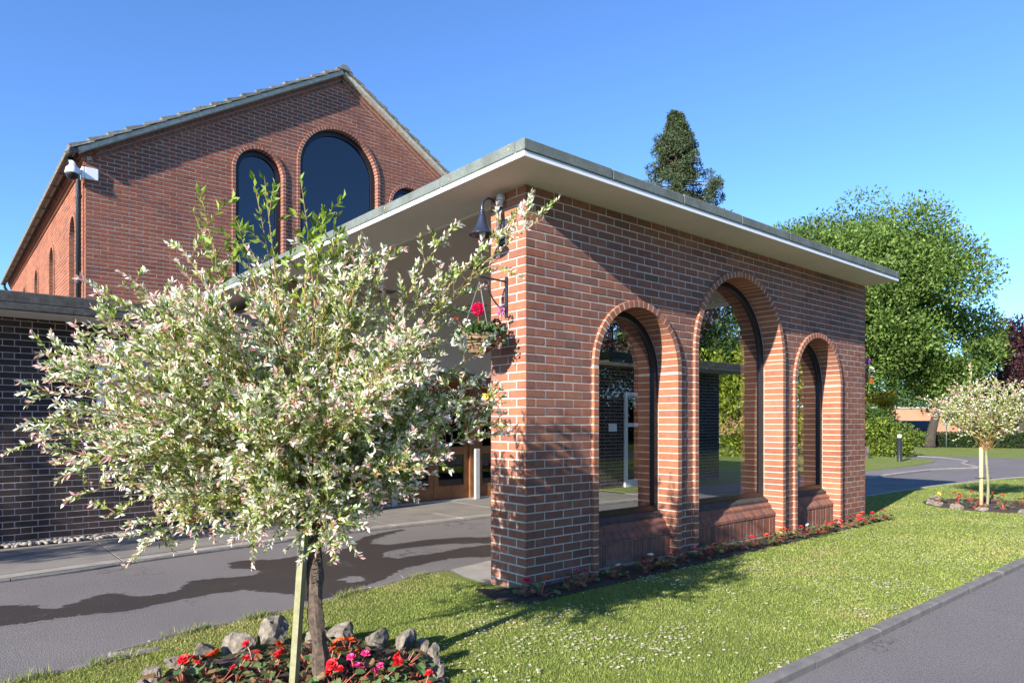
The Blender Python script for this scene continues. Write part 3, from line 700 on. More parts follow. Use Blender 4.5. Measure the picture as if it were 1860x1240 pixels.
# roof planes, verge bedding and tiles
VG = .15; HL = 14.6
def roof_plane(sg, th0, th1, y0, y1, over):
    ang = math.atan2(AZ-EZ, half); V = []
    for y in (y0, y1):
        for t, n_ in ((-over, th0), (math.hypot(half, AZ-EZ), th0), (math.hypot(half, AZ-EZ), th1), (-over, th1)):
            xx = t*math.cos(ang)-n_*math.sin(ang); zz = EZ+t*math.sin(ang)+n_*math.cos(ang)
            V.append((GX+xx if sg < 0 else GX1-xx, y, zz))
    return V, [(0, 1, 2, 3), (7, 6, 5, 4), (0, 4, 5, 1), (1, 5, 6, 2), (2, 6, 7, 3), (3, 7, 4, 0)]
for sg in (-1, 1):
    obj('roof', roof_plane(sg, .06, .10, GY-.02, GY+HL, .30), 'tile_concrete', HALL)
    obj('verge_bedding', roof_plane(sg, .0, .075, GY-VG, GY-.0205, .12), 'cement', HALL)
    ang = math.atan2(AZ-EZ, half); L = math.hypot(half, AZ-EZ); k = 0; t = -.22
    while t < L-.05:
        t1 = min(t+.40, L+.02); V = []
        for y in (GY-VG-.035, GY+.28):
            for tt, n_ in ((t, .100), (t1, .076), (t1, .106), (t, .158+random.uniform(-.01, .012))):
                xx = tt*math.cos(ang)-n_*math.sin(ang); zz = EZ+tt*math.sin(ang)+n_*math.cos(ang)
                V.append((GX+xx if sg < 0 else GX1-xx, y+random.uniform(-.006, .006), zz))
        obj('roof_tile', (V, [(0, 1, 2, 3), (7, 6, 5, 4), (0, 4, 5, 1), (1, 5, 6, 2), (2, 6, 7, 3), (3, 7, 4, 0)]), 'tile_concrete', HALL); t += .335
for k in range(8):
    y = GY-VG-.05+k*.45
    V = [(GAP+dx, yy, AZ+dz) for yy in (y, y+.44) for dx, dz in ((-.15, .065), (-.06, .17), (.06, .17), (.15, .065))]
    obj('ridge_tile', (V, [(0, 3, 2, 1), (4, 5, 6, 7), (0, 1, 5, 4), (1, 2, 6, 5), (2, 3, 7, 6), (3, 0, 4, 7)]), 'tile_concrete', HALL)
# side wall with blind arches, gutter, downpipes
fs = Face(GX, GY+HL, -PI/2)
SW = [(HL-(yc-GY), .42, sp) for yc, sp in ((15.15, 4.95), (18.1, 4.95), (21.0, 4.95), (23.9, 4.95))]
sops = [Open(c, R-.02, s) for c, R, s in SW]
swall = obj('side_wall', fs.tr(extrude_poly(wall_poly(HL-.36, GB, [(HL-.36, EZ), (.01, EZ)], [Open(c, R-.01, s) for c, R, s in SW]), -.34, -.010)), 'mortar', HALL)
lay([(fs, p, 0, .028) for p in courses(HL-.002, GB, EZ-.22, 'stretcher', sops)], swall, 'brick_hot', 0)
for k, pr in enumerate((.03, .06, .09)):
    o = obj('corbel_course', fs.tr(box(.0, HL-.002, -pr, .02, EZ-.22+k*.075, EZ-.15+k*.075)), 'brick_hot', HALL)
for c, R, s in SW:
    ar = obj('arch_surround', fs.tr(band(c, R-.004, R-.066, s, GB, -.20, .022)), 'mortar_pale', HALL)
    lay([(fs, p, .03, .19) for p in ring_polys(c, R, R-RW, s, GB)], ar, 'brick_hot', 0)
    obj('recess', fs.tr(extrude_poly([(c-R+.05, GB)]+arch_pts(c, R-.05, s)+[(c+R-.05, GB)], -.24, -.20)), 'frame_black', HALL)
gx = GX-.19; gz = EZ-.03
prof = [(math.cos(a), math.sin(a)) for a in np.linspace(PI, 2*PI, 9)]
V = []; F = []
for y in (GY-.17, GY+HL+.15):
    V += [(gx+c*.062, y, gz+s_*.062) for c, s_ in prof]+[(gx+c*.055, y, gz+s_*.055) for c, s_ in prof[::-1]]
nn_ = 18
for i in range(nn_): F.append((i, (i+1) % nn_, nn_+(i+1) % nn_, nn_+i))
F += [tuple(range(nn_-1, -1, -1)), tuple(range(nn_, 2*nn_))]
gut = obj('gutter', (V, F), 'black_iron', HALL)
obj('end_cap', box(gx-.064, gx+.064, GY-.178, GY-.1705, gz-.062, gz+.003), 'black_iron', gut)
for y in np.arange(GY+.3, GY+HL, .9): obj('bracket', box(gx-.07, gx+.15, y-.012, y+.012, gz-.075, gz-.064), 'black_iron', gut)
for y in (GY+.20, GY+HL-.12):
    dp = obj('downpipe', tube([(gx, y, gz-.05), (gx, y, gz-.14), (gx+.03, y, gz-.20), (GX-.10, y, gz-.30), (GX-.075, y, gz-.38), (GX-.075, y, GB)], .042, 10), 'black_iron', HALL, True)
    for z in (5.4, 3.9): obj('collar', tube([(GX-.075, y, z-.03), (GX-.075, y, z+.03)], .052, 10), 'black_iron', dp)
obj('cable', tube([(GX-.02, GY+.05, 5.6), (GX-.02, GY+.06, 4.4), (GX-.02, GY+.05, GB)], .009, 6), 'black_iron', HALL)

# ================================================================== DARK BRICK WINGS AND ENTRANCE DOORS
DY = 9.75; DTOP = 2.655
def wing(label, x0, x1, window=True, left_end=True, limit=300):
    t = thing('brick_wing', label, 'building', ((x0+x1)/2, DY, 0)); f = Face(x0, DY, 0); wl = x1-x0
    wa = obj('wall', f.tr(extrude_poly([(.003, 0), (wl-.003, 0), (wl-.003, DTOP), (.003, DTOP)], -.3, -.003)), 'mortar_dark', t)
    cb = courses(wl, .0, DTOP-.002, 'flemish')
    if window:
        wx0, wx1, wz0, wz1 = window[0]-x0, window[1]-x0, window[2], window[3]; cb2 = []
        for p in cb:
            if max(a[1] for a in p) <= wz0+.005 or min(a[1] for a in p) >= wz1-.005: cb2.append(p); continue
            for q in (clip(p, -1, 0, -wx0+.008), clip(p, 1, 0, wx1+.008)):
                if len(q) > 2 and area(q) > .0006: cb2.append(q)
        cb = cb2
    lay([(f, p, 0, .03) for p in cb], wa, 'brick_dark', limit)
    # flat roof: two-step dark coping over a pale soffit
    obj('roof', box(x0-.3, x1+.3, DY-.42, 13.83 if x0 < 3 else 16., DTOP+.14, DTOP+.19), 'coping_dark', t)
    obj('soffit', box(x0-.3, x1+.3, DY-.55, DY+.1, DTOP, DTOP+.045), 'soffit', t)
    xx = x0-.3
    while xx < x1+.3:
        b_ = min(xx+1.05, x1+.3)
        obj('coping', box(xx+.002, b_-.004, DY-.60, DY-.30, DTOP+.006, DTOP+.085, .008), 'coping_dark', t)
        obj('coping', box(xx+.002, b_-.004, DY-.575, DY-.30, DTOP+.0855, DTOP+.215+random.uniform(-.004, .004), .012), 'coping_dark', t); xx += 1.05
    return t, f
LW, flw = wing('low dark brick wing with flat roof, a white window and a pebble strip', -4.5, 3.66, (1.55, 2.78, 1.50, 2.47))
wf = obj('window', join(box(1.55, 1.63, DY-.02, DY+.05, 1.50, 2.47), box(2.70, 2.78, DY-.02, DY+.05, 1.50, 2.47), box(1.63, 2.70, DY-.02, DY+.05, 2.39, 2.47), box(1.63, 2.70, DY-.02, DY+.05, 1.50, 1.575), box(1.63, 2.70, DY-.018, DY+.05, 2.03, 2.10), box(1.63, 2.70, DY-.03, DY+.05, 2.27, 2.30)), 'upvc', LW)
obj('pane', box(1.63, 2.70, DY+.005, DY+.012, 1.575, 2.03), 'pane_dark', wf); obj('blind', box(1.63, 2.70, DY+.004, DY+.012, 2.10, 2.39), 'upvc', wf)
obj('sill', box(1.50, 2.83, DY-.06, DY+.03, 1.455, 1.4985), 'upvc', wf)
dp = obj('downpipe', tube([(3.585, DY-.075, DTOP-.02), (3.585, DY-.075, .02)], .055, 12), 'black_iron', LW, True)
for z in (.9, 2.2): obj('collar', tube([(3.585, DY-.075, z-.03), (3.585, DY-.075, z+.03)], .066, 12), 'black_iron', dp)
# brick pier at the end of the wing
px0, px1, py0 = 3.72, 3.95, 9.38
pc = obj('pier', box(px0+.008, px1-.008, py0+.008, 10.1, 0, ZS), 'mortar', LW)
lay([(Face(px0, py0, 0), p, 0, .025) for p in courses(px1-px0, .03, ZS, 'stretcher')]+[(Face(px0, 10.1, -PI/2), p, 0, .025) for p in courses(10.1-py0, .03, ZS, 'stretcher')], pc, 'brick_buff', 110)
RWg, frw = wing('low dark brick wing beyond the far end of the entrance canopy', 10.65, 15.1, None, limit=60)
dr = obj('door', join(box(11.45, 11.53, DY-.05, DY+.02, .03, 2.1), box(12.25, 12.33, DY-.05, DY+.02, .03, 2.1), box(11.53, 12.25, DY-.05, DY+.02, 2.02, 2.1), box(11.53, 12.25, DY-.05, DY+.02, 1.35, 1.43), box(11.53, 12.25, DY-.05, DY+.02, .03, .2)), 'upvc', RWg)
obj('pane', box(11.53, 12.25, DY-.03, DY-.022, .2, 2.02), 'pane_dark', dr)
obj('notice', box(10.95, 11.2, DY-.02, DY-.008, 1.25, 1.42), 'white_paint', RWg)

# door screen under the canopy
SCN = thing('entrance_screen', 'wide timber entrance screen with three pairs of glazed doors under the canopy', 'doors', (7.2, 10.2, 0))
obj('bulkhead', box(3.96, 10.47, 9.72, 10.35, 2.28, ZS-.007), 'ceiling', SCN)
obj('head_beam', box(3.96, 10.47, 9.70, 9.719, 2.16, 2.30), 'wood_door', SCN)
obj('head_frame', box(3.96, 10.47, 10.12, 10.30, 2.10, 2.279), 'wood_door', SCN)
obj('threshold', box(3.96, 10.6, 10.06, 10.32, .02, .055), 'alu', SCN)
for xm in (4.20, 5.92, 7.68, 9.44): obj('mullion', box(xm-.11, xm+.11, 10.12, 10.28, .056, 2.10), 'wood_door', SCN)
for xm in (5.92, 7.66): obj('guard_post', box(xm-.05, xm+.05, 10.00, 10.06, .03, .96, .006), 'alu', SCN)
for a, b_ in ((4.31, 5.81), (6.03, 7.57), (7.79, 9.33)):
    for c, d in ((a+.004, (a+b_)/2-.004), ((a+b_)/2+.004, b_-.004)):
        do = obj('door', join(box(c, c+.10, 10.17, 10.22, .06, 2.09), box(d-.10, d, 10.17, 10.22, .06, 2.09), box(c+.1, d-.1, 10.17, 10.22, .06, .30), box(c+.1, d-.1, 10.17, 10.22, .86, 1.0), box(c+.1, d-.1, 10.17, 10.22, 1.99, 2.09)), 'wood_door', SCN)
        obj('pane', box(c+.1, d-.1, 10.192, 10.198, .30, .86), 'pane_door', do); obj('pane', box(c+.1, d-.1, 10.192, 10.198, 1.0, 1.99), 'pane_door', do)
        hx = d-.06 if c < (a+b_)/2-.2 else c+.06
        obj('handle', tube([(hx, 10.165, .95), (hx, 10.12, .95), (hx, 10.12, 1.3), (hx, 10.165, 1.3)], .011, 8), 'alu', do)
obj('side_panel', box(9.56, 10.6, 10.14, 10.24, .056, 2.10), 'wood_door', SCN)
struct(obj('lobby', join(box(3.97, 10.6, 10.32, 13.3, -.012, .012), box(3.97, 10.6, 13.3, 13.4, 0, 3.3), box(3.9, 3.965, 10.36, 13.4, 0, 3.3), box(10.605, 10.64, 10.36, 13.4, 0, 3.3), box(3.97, 10.6, 10.36, 13.4, 2.9, 2.95)), 'room'))
gl = thing('pendant_lamp', 'lit amber globe lamp hanging inside the glazed entrance', 'lamp', (8.6, 11.0, 1.98))
obj('globe', (((I2[0]*.085+np.array((8.6, 11.0, 1.98))).tolist()), I2[1]), 'bulb', gl, True)
obj('cord', tube([(8.6, 11.0, 2.06), (8.6, 11.0, 2.9)], .008, 6), 'black_iron', gl)

# ================================================================== FIXTURES ON THE PILLAR AND HALL
LXF = CX; LY = 4.59
la = thing('wall_lamp', 'dark blue bell-shaped wall lamp on a swan neck above the hanging basket', 'lamp', (LXF, LY, 3.0))
obj('back_plate', join(box(LXF-.03, LXF-.002, LY-.055, LY+.055, 2.98, 3.20, .012), box(LXF-.055, LXF-.03, LY-.035, LY+.035, 3.02, 3.16, .01)), 'black_iron', la)
nk = [(LXF-.05, LY, 3.0), (LXF-.075, LY, 3.03), (LXF-.08, LY, 3.10), (LXF-.08, LY, 3.25)]
for i in range(9): a = PI*i/8; nk.append((LXF-.165+.085*math.cos(a), LY, 3.27+.085*math.sin(a)))
nk += [(LXF-.25, LY, 3.24), (LXF-.25, LY, 3.20)]
obj('swan_neck', tube(nk, .0115, 10), 'lamp_enamel', la, True)
obj('shade', lathe([(.0, .205), (.016, .205), (.022, .20), (.024, .18), (.018, .175), (.026, .165), (.03, .15), (.040, .11), (.055, .065), (.078, .028), (.108, .0), (.112, -.008), (.104, -.004), (.07, .03), (.045, .07), (.02, .15)], 28, (LXF-.25, LY, 3.035)), 'lamp_enamel', la, True)
obj('bulb', ((I2[0]*np.array((.03, .03, .045))+np.array((LXF-.25, LY, 3.04))).tolist(), I2[1]), 'clear_bulb', la, True)
jb = thing('junction_box', 'small grey junction box with conduit under the soffit above the wall lamp', 'junction box', (LXF, LY+.0, 3.3))
obj('housing', lathe([(.0, 0), (.034, .0), (.038, .01), (.038, .05), (.03, .06), (.0, .062)], 16, (LXF-.042, LY+.005, 3.36)), 'galv', jb, True)
obj('gland', lathe([(.012, -.05), (.02, -.045), (.02, -.02), (.026, -.015), (.026, 0)], 12, (LXF-.042, LY+.005, 3.36)), 'galv', jb, True)
obj('conduit', tube([(LXF-.042, LY+.005, 3.32), (LXF-.03, LY, 3.26), (LXF-.02, LY, 3.19)], .008, 8), 'black_iron', jb, True)
def scroll(c, r0, r1, a0, a1, n=18): return [(c[0]+(r0+(r1-r0)*i/n)*math.cos(a0+(a1-a0)*i/n), c[1], c[2]+(r0+(r1-r0)*i/n)*math.sin(a0+(a1-a0)*i/n)) for i in range(n+1)]
def basket_set(xw, sgn, y, zt, tip, lab1, lab2, seed, head, tilt):
    """bracket on a wall face at x = xw, arm pointing sgn*x, basket hanging from the tip"""
    b_ = thing('hanging_bracket', lab1, 'bracket', (xw, y, zt-.33))
    obj('wall_bar', box(min(xw, xw+sgn*.014), max(xw, xw+sgn*.014), y-.016, y+.016, zt-.31, zt+.04), 'black_iron', b_)
    obj('arm', tube([(xw+sgn*.01, y, zt), (xw+sgn*tip, y, zt+.005), (xw+sgn*(tip+.015), y, zt-.01), (xw+sgn*(tip+.012), y, zt-.035)], .009, 8), 'black_iron', b_)
    st = [(xw+sgn*(.02+.21*t), y, zt-.25+.19*t+.045*math.sin(PI*t)*-1) for t in np.linspace(0, 1, 8)]
    s1 = scroll((xw+sgn*.235, y, zt-.045), .012, .036, 3*PI, .8*PI) if sgn > 0 else scroll((xw-.235, y, zt-.045), .012, .036, -2*PI, .2*PI)
    s2 = scroll((xw+sgn*.04, y, zt-.235), .012, .034, 3.2*PI, 1.2*PI) if sgn > 0 else scroll((xw-.04, y, zt-.235), .012, .034, -2.2*PI, -.2*PI)
    obj('brace', tube(st, .007, 8), 'black_iron', b_, True); obj('scroll', tube(s1, .006, 7), 'black_iron', b_, True); obj('scroll', tube(s2, .006, 7), 'black_iron', b_, True)
    hx, hz = xw+sgn*(tip+.012), zt-.035; rz = hz-.44
    k = thing('hanging_basket', lab2, 'hanging basket', (hx, y, rz-.17))
    # woven bowl: stacked wavy wicker strands
    prof = [(.045, -.165), (.085, -.15), (.115, -.12), (.138, -.075), (.150, -.03), (.155, 0.)]
    obj('liner', lathe([(0.001, -.163)]+[(r*.96, z) for r, z in prof]+[(.13, -.02), (0.001, -.02)], 24, (hx, y, rz)), 'soil', k, True)
    g = random.Random(seed); st_ = []
    for i in range(46):
        t = (i+.5)/46; f = t*(len(prof)-1); a = min(int(f), len(prof)-2); f -= a; r = prof[a][0]*(1-f)+prof[a+1][0]*f; z = prof[a][1]*(1-f)+prof[a+1][1]*f
        a0 = g.uniform(0, 2*PI); sp = g.uniform(2.2, 4.5); dz = g.uniform(-.012, .012)
        pts = [(hx+(r+g.uniform(-.003, .005))*math.cos(a0+sp*j/12), y+(r+g.uniform(-.003, .005))*math.sin(a0+sp*j/12), rz+z+dz*(j/12)+tilt*r*math.cos(a0+sp*j/12)*.2) for j in range(13)]
        st_.append(tube(pts, g.uniform(.0028, .005), 5))
    obj('wicker_bowl', join(*st_), 'wicker', k)
    ch = []
    for i in range(3):
        a = 2*PI*i/3+.4; ch.append(tube([(hx, y, hz-.005), (hx+.145*math.cos(a), y+.145*math.sin(a), rz)], .0028, 5))
    obj('chain', join(*ch), 'metal_grey', k)
    n = 1100; a = RNG.uniform(0, 2*PI, n); r = .175*np.sqrt(RNG.uniform(0, 1, n)); P = np.stack([hx+r*np.cos(a), y+r*np.sin(a), rz+.01+RNG.uniform(-.01, .10, n)*(1.1-r/.2)], 1)
    D = np.stack([np.cos(a)*.9, np.sin(a)*.9, RNG.uniform(-.5, 1.1, n)], 1)+RNG.normal(size=(n, 3))*.5
    tr = (RNG.uniform(size=n) < .16) | ((np.abs(np.cos(a)) > .8) & (RNG.uniform(size=n) < .35)); P[tr, 2] -= RNG.uniform(0, .12, tr.sum()); P[tr, :2] += (np.stack([np.cos(a), np.sin(a)], 1)[tr])*.05
    L = RNG.uniform(.022, .05, n); leaf_mesh('foliage', P, D, L, L*.6, vary([(.07, .14, .03), (.11, .2, .05), (.05, .10, .03), (.22, .26, .15)], n), 'leaf', k)
    def fl(c, r, n, col, nm='flower'):
        d = unit(RNG.normal(size=(n, 3))); return leaf_mesh(nm, np.array(c)+d*r*.55, d+RNG.normal(size=(n, 3))*.3, r*.6, r*.55, vary([col], n, .15), 'leaf', k)
    for c, r, m_, col in head: fl((hx+c[0], y+c[1], rz+c[2]), r, m_, col)
    sp = [tube([(hx+c[0]*.6, y+c[1]*.6, rz), (hx+c[0], y+c[1], rz+c[2])], .003, 5) for c, r, m_, col in head]
    obj('stems', join(*sp), 'begonia_stem', k)
W_ = (.8, .8, .76)
basket_set(CX, -1, 4.559, 2.66, .29, 'black scrolled iron bracket on the pillar below the wall lamp', 'wicker hanging basket with a bright pink geranium beside the brick pillar', 3,
           [((-.03, -.02, .20), .055, 130, (.75, .02, .14)), ((.16, -.08, .20), .04, 40, (.6, .2, .5)), ((-.19, .02, -.02), .045, 40, W_), ((-.20, .06, -.08), .045, 40, W_), ((-.17, -.05, .07), .035, 30, W_), ((.15, -.09, -.03), .03, 30, (.6, .02, .1)), ((.10, -.12, -.10), .035, 30, (.7, .45, .45)), ((.10, -.1, .08), .045, 60, (.035, .012, .018)), ((-.24, 0, .11), .018, 16, (.8, .06, .03))], .2)
basket_set(CX+WLn, 1, 4.50, 2.66, .24, 'black iron bracket on the far end of the brick arcade', 'wicker hanging basket with purple flowers at the far end of the arcade', 5,
           [((.02, -.1, .18), .05, 60, (.4, .06, .55)), ((.10, -.12, .04), .06, 60, W_), ((-.1, -.1, .03), .05, 40, W_), ((.05, -.14, -.12), .04, 40, (.75, .12, .02))], .1)
# security camera
sx, sy, sz_ = GX, GY, 5.72
sc_ = thing('security_camera', 'white dome security camera on the corner of the tall brick hall', 'camera', (GX, GY, 5.5))
obj('mount', join(box(GX-.012, GX+.19, GY-.055, GY-.004, 5.66, 5.86, .008), box(GX-.06, GX-.014, GY-.055, GY+.12, 5.66, 5.86, .008)), 'camera_white', sc_)
obj('arm', join(tube([(GX-.06, GY+.0, 5.74), (GX-.16, GY-.03, 5.82), (GX-.20, GY-.04, 5.90)], [.045, .04, .035], 10)), 'camera_white', sc_, True)
obj('housing', lathe([(0.001, .16), (.032, .158), (.036, .10), (.06, .07), (.095, .03), (.108, -.04), (.108, -.06), (.0, -.06)], 20, (GX-.20, GY-.04, 5.76)), 'camera_white', sc_, True)
obj('dome', lathe([(.098, -.06), (.095, -.09), (.075, -.13), (.045, -.155), (.001, -.165)], 20, (GX-.20, GY-.04, 5.76)), 'frame_black', sc_, True)

# ================================================================== DAPPLED WILLOW STANDARDS
def willow(label, base, head_h, tips, seed, leaf_n, leaf_s, lean, tw_per, greens=(), trunk_r=.038, bark='bark_willow', group=None, pink=.19, wk=1.):
    t = thing('dappled_willow', label, 'tree', base, group); g = random.Random(seed); rg = np.random.default_rng(seed); b_ = Vector(base)
    hd = b_+Vector((lean[0], lean[1], head_h))
    pts = []; rad = []
    for i in range(14):
        s = i/13; p = b_.lerp(hd, s)+Vector((math.sin(s*9)*.010, math.cos(s*7)*.010, 0)); pts.append(p); rad.append(trunk_r*(1.15-.25*s)*(1+.12*math.sin(s*23+seed)))
    rad[-1] *= 1.2
    fine = [pts[min(int(q*13/39), 12)].lerp(pts[min(int(q*13/39)+1, 13)], q*13/39-min(int(q*13/39), 12)) for q in range(40)]; tv, tf_ = tube(fine, [float(np.interp(q/39, np.linspace(0, 1, 14), rad)) for q in range(40)], 14)
    gk = random.Random(seed+1); rid = [gk.uniform(.80, 1.22) for _ in range(14)]; tw2 = []
    for q, v_ in enumerate(tv):
        i_, k_ = divmod(q, 14); c_ = fine[i_]; m2 = (rid[(k_+i_//9) % 14]*(1-(i_ % 9)/9)+rid[(k_+i_//9+1) % 14]*((i_ % 9)/9))*gk.uniform(.94, 1.06) if trunk_r > .03 else 1.
        tw2.append(tuple(c_+(Vector(v_)-c_)*m2))
    obj('trunk', (tw2, tf_), bark, t)
    TW = []; P = []; D = []; K = []
    def path(a, e, bend, n=9):
        m_ = a.lerp(e, .5)+Vector((g.gauss(0, .06), g.gauss(0, .06), 0))+Vector((0, 0, bend)); return [a*((1-s)**2)+m_*(2*s*(1-s))+e*(s*s) for s in np.linspace(0, 1, n)]
    def leafrow(pth, dens, outer, kind):
        tw = g.uniform(.35, 1.15)
        L = sum((q-p).length for p, q in zip(pth, pth[1:])); n = max(3, int(L*dens)); 
        for i in range(n):
            s = (i+rg.uniform(0, .8))/n
            if kind == 0 and s < .25: continue
            f = s*(len(pth)-1); a = min(int(f), len(pth)-2); q = pth[a].lerp(pth[a+1], f-a); d = (pth[a+1]-pth[a]).normalized()
            P.append(q); D.append(d); K.append((outer*(.35+.65*s), kind, s, tw))
    for tip, kind in [(x, 0) for x in tips]+[(x, 1) for x in greens]:
        e = Vector(tip); ln = (e-hd).length; bend = .22*ln if e.z > hd.z+.1 else .42*ln
        if kind: bend = .10
        pth = path(hd+Vector((g.gauss(0, .03), g.gauss(0, .03), g.uniform(-.04, .06))), e, bend)
        TW.append(tube(pth, list(np.linspace(.0075 if trunk_r > .03 else .0035, .0014, len(pth))), 5, False))
        leafrow(pth[3:] if not kind else pth[5:], 75 if not kind else 30, 1., kind)
        for k in range(tw_per if not kind else 3):
            s = g.uniform(.16 if not kind else .68, .97); f = s*(len(pth)-1); a = min(int(f), len(pth)-2); q = pth[a].lerp(pth[a+1], f-a); d = (pth[a+1]-pth[a]).normalized()
            dr = (d*.55+Vector((g.gauss(0, .6), g.gauss(0, .6), g.gauss(.22, .5)))).normalized(); l = g.uniform(.10, .30)*(1.15-.45*s)
            tp = [q, q+dr*l*.5+Vector((0, 0, .015)), q+dr*l]
            TW.append(tube(tp, [.002, .0014, .0009], 4, False)); leafrow(tp, leaf_n if not kind else 70, s, kind)
    obj('twigs', join(*TW), 'twig', t)
    P = np.array(P); D = np.array(D); K = np.array(K); n = len(P)
    perp = unit(np.cross(D, rg.normal(size=(n, 3)))); Dl = D*.75+perp*rg.uniform(.5, 1.0, (n, 1))+np.array([0, 0, .15])
    L = leaf_s*rg.uniform(.65, 1.35, n); L[K[:, 1] == 1] *= 1.75
    white = vary([(.84, .85, .74), (.80, .84, .66), (.86, .80, .77)], n, .06); green = vary([(.20, .28, .045), (.26, .34, .065), (.15, .22, .035)], n, .2); pale = vary([(.48, .54, .23), (.58, .61, .34)], n, .12); pk = vary([(.72, .42, .42), (.68, .34, .36), (.75, .55, .52)], n, .1)
    lush = vary([(.2, .30, .03), (.25, .34, .045), (.15, .25, .03)], n, .15)
    u = rg.uniform(size=n); o = K[:, 0]
    pw = np.clip((K[:, 2]-.22)*1.7*wk*K[:, 3]*(.45+.55*o), .04, .93)
    C = np.where((u < pw)[:, None], white, np.where((u < pw+(1-pw)*.36)[:, None], pale, green))
    tipm = (K[:, 2] > .82) & (rg.uniform(size=n) < pink*3.4*o); C[tipm] = pk[tipm]
    gm = K[:, 1] == 1; C[gm] = lush[gm]
    leaf_mesh('crown', P, Dl, L, L*.40, C, 'leaf', t, .3)
    return t
g = random.Random(21); tips = []
FV = Vector((FW[0], FW[1], 0)); RV = Vector((RT[0], RT[1], 0)); TB = Vector((1.56, 3.40, 0)); TS = .905
tc0 = Vector((1.385, 3.50, 1.59)); cl_ = []
while len(cl_) < 64:
    d = Vector((g.gauss(0, 1), g.gauss(0, 1), g.gauss(0, 1))).normalized(); r = g.uniform(.5, 1.0)**.6
    e = tc0+(RV*d.dot(RV)*1.08+FV*d.dot(FV)*.92+Vector((0, 0, 1))*d.z*.70)*r
    if e.z < 1.04+max(0, (e-tc0).dot(RV))*.28: continue
    if all((e-q).length > .20 for q in cl_): cl_.append(e)
for e in cl_:
    for k in range(g.choice((2, 3, 3, 4))): tips.append(tuple(e+Vector((g.gauss(0, .09), g.gauss(0, .09), g.gauss(0, .08)))))
def shoot(u, v, dep):
    dep *= TS; l = (u-930)/FPX; return (FV*dep+RV*l*dep)+Vector((0, 0, EYE+(HORIZ-v)/FPX*dep))
for u, v, dp_ in ((985, 398, 4.0), (958, 385, 4.1), (905, 470, 4.05), (830, 400, 4.1), (880, 640, 4.2), (875, 800, 4.1), (930, 730, 4.3), (925, 765, 4.25), (800, 500, 3.9), (240, 1010, 3.7), (290, 985, 3.75), (350, 950, 3.7), (440, 985, 3.6), (470, 965, 3.7), (70, 640, 3.9), (75, 690, 4.0), (62, 800, 3.8), (95, 845, 3.9), (130, 900, 3.75), (160, 640, 4.1), (215, 490, 4.0), (240, 560, 3.9), (330, 450, 3.8), (740, 905, 3.8), (720, 880, 3.9), (600, 990, 3.55), (560, 940, 3.5), (640, 930, 3.6), (700, 460, 4.1), (640, 470, 4.), (180, 570, 3.8), (860, 700, 4.0), (590, 1000, 3.6), (150, 760, 3.9), (110, 700, 3.6)): tips.append(tuple(shoot(u, v, dp_)))
greens = [tuple(shoot(u, v, d_)) for u, v, d_ in ((480, 318, 4.0), (545, 320, 3.95), (460, 325, 4.05), (365, 350, 3.9), (590, 372, 3.9), (612, 385, 3.95), (430, 400, 3.9), (560, 420, 3.8), (350, 380, 4.1), (620, 440, 3.9))]
willow('pink and white dappled willow on a gnarled trunk tied to a pale square stake', tuple(TB), .90, tips, 4, 185, .029, (-.03, .03), 22, greens)
stk = thing('tree_stake', 'weathered pale green square stake beside the gnarled trunk of the dappled willow', 'stake', (1.47, 3.47, 0))
b0 = shoot(530, 1262, 3.93); b1 = shoot(556, 905, 3.93)
d_ = (b1-b0); pts = []
V = []; hw = .021
for p in (b0-Vector((0, 0, .1)), b1): V += [tuple(p+RV*a*hw+FV*c*hw) for a, c in ((-1.1, -.5), (.5, -1.1), (1.1, .5), (-.5, 1.1))]
obj('post', (V, [(0, 3, 2, 1), (4, 5, 6, 7)]+[(i, (i+1) % 4, 4+(i+1) % 4, 4+i) for i in range(4)]), 'stake_wood', stk)
obj('tie', tube([tuple(b0.lerp(b1, .86)+RV*a+FV*c) for a, c in ((-.03, -.03), (.09, -.05), (.10, .03), (-.03, .04), (-.03, -.03))], .006, 6), 'rubber', stk)
# second, younger willow on the lawn
T2 = Vector((13.66, 3.62, 0)); g = random.Random(5); tips2 = []; c2 = T2+Vector((0, 0, 1.72))
while len(tips2) < 85:
    d = Vector((g.gauss(0, 1), g.gauss(0, 1), g.gauss(.1, 1))).normalized(); r = g.uniform(.4, 1)**.6
    e = c2+(RV*d.dot(RV)*.92+FV*d.dot(FV)*.9+Vector((0, 0, 1))*d.z*.50)*r
    if e.z > 1.12: tips2.append(tuple(e))
tips2 += [tuple(c2+RV*-1.05+Vector((0, 0, .05))), tuple(c2+RV*-.95+FV*.2+Vector((0, 0, .12))), tuple(c2+RV*-.3+Vector((0, 0, .68)))]
willow('young dappled willow with a thin pale stem on the lawn beyond the arcade', tuple(T2), 1.0, tips2, 9, 65, .04, (-.02, .02), 13, (), .02, 'stake_wood', pink=.2, wk=.7)
s2 = thing('tree_stake', 'new round tan stake tied to the young dappled willow', 'stake', (13.75, 3.72, 0))
q = T2+RV*-.085+FV*.05
obj('post', tube([q+Vector((0, 0, -.1)), q+Vector((0, 0, 1.01)), q+Vector((0, 0, 1.02))], [.031, .031, .026], 12), 'stake_new', s2, True)
obj('tie', tube([q+Vector((0, 0, .5))+RV*a+FV*c for a, c in ((-.13, -.04), (.0, -.04), (.12, -.08), (.13, -.02), (0, .04))], .006, 6), 'rubber', s2)

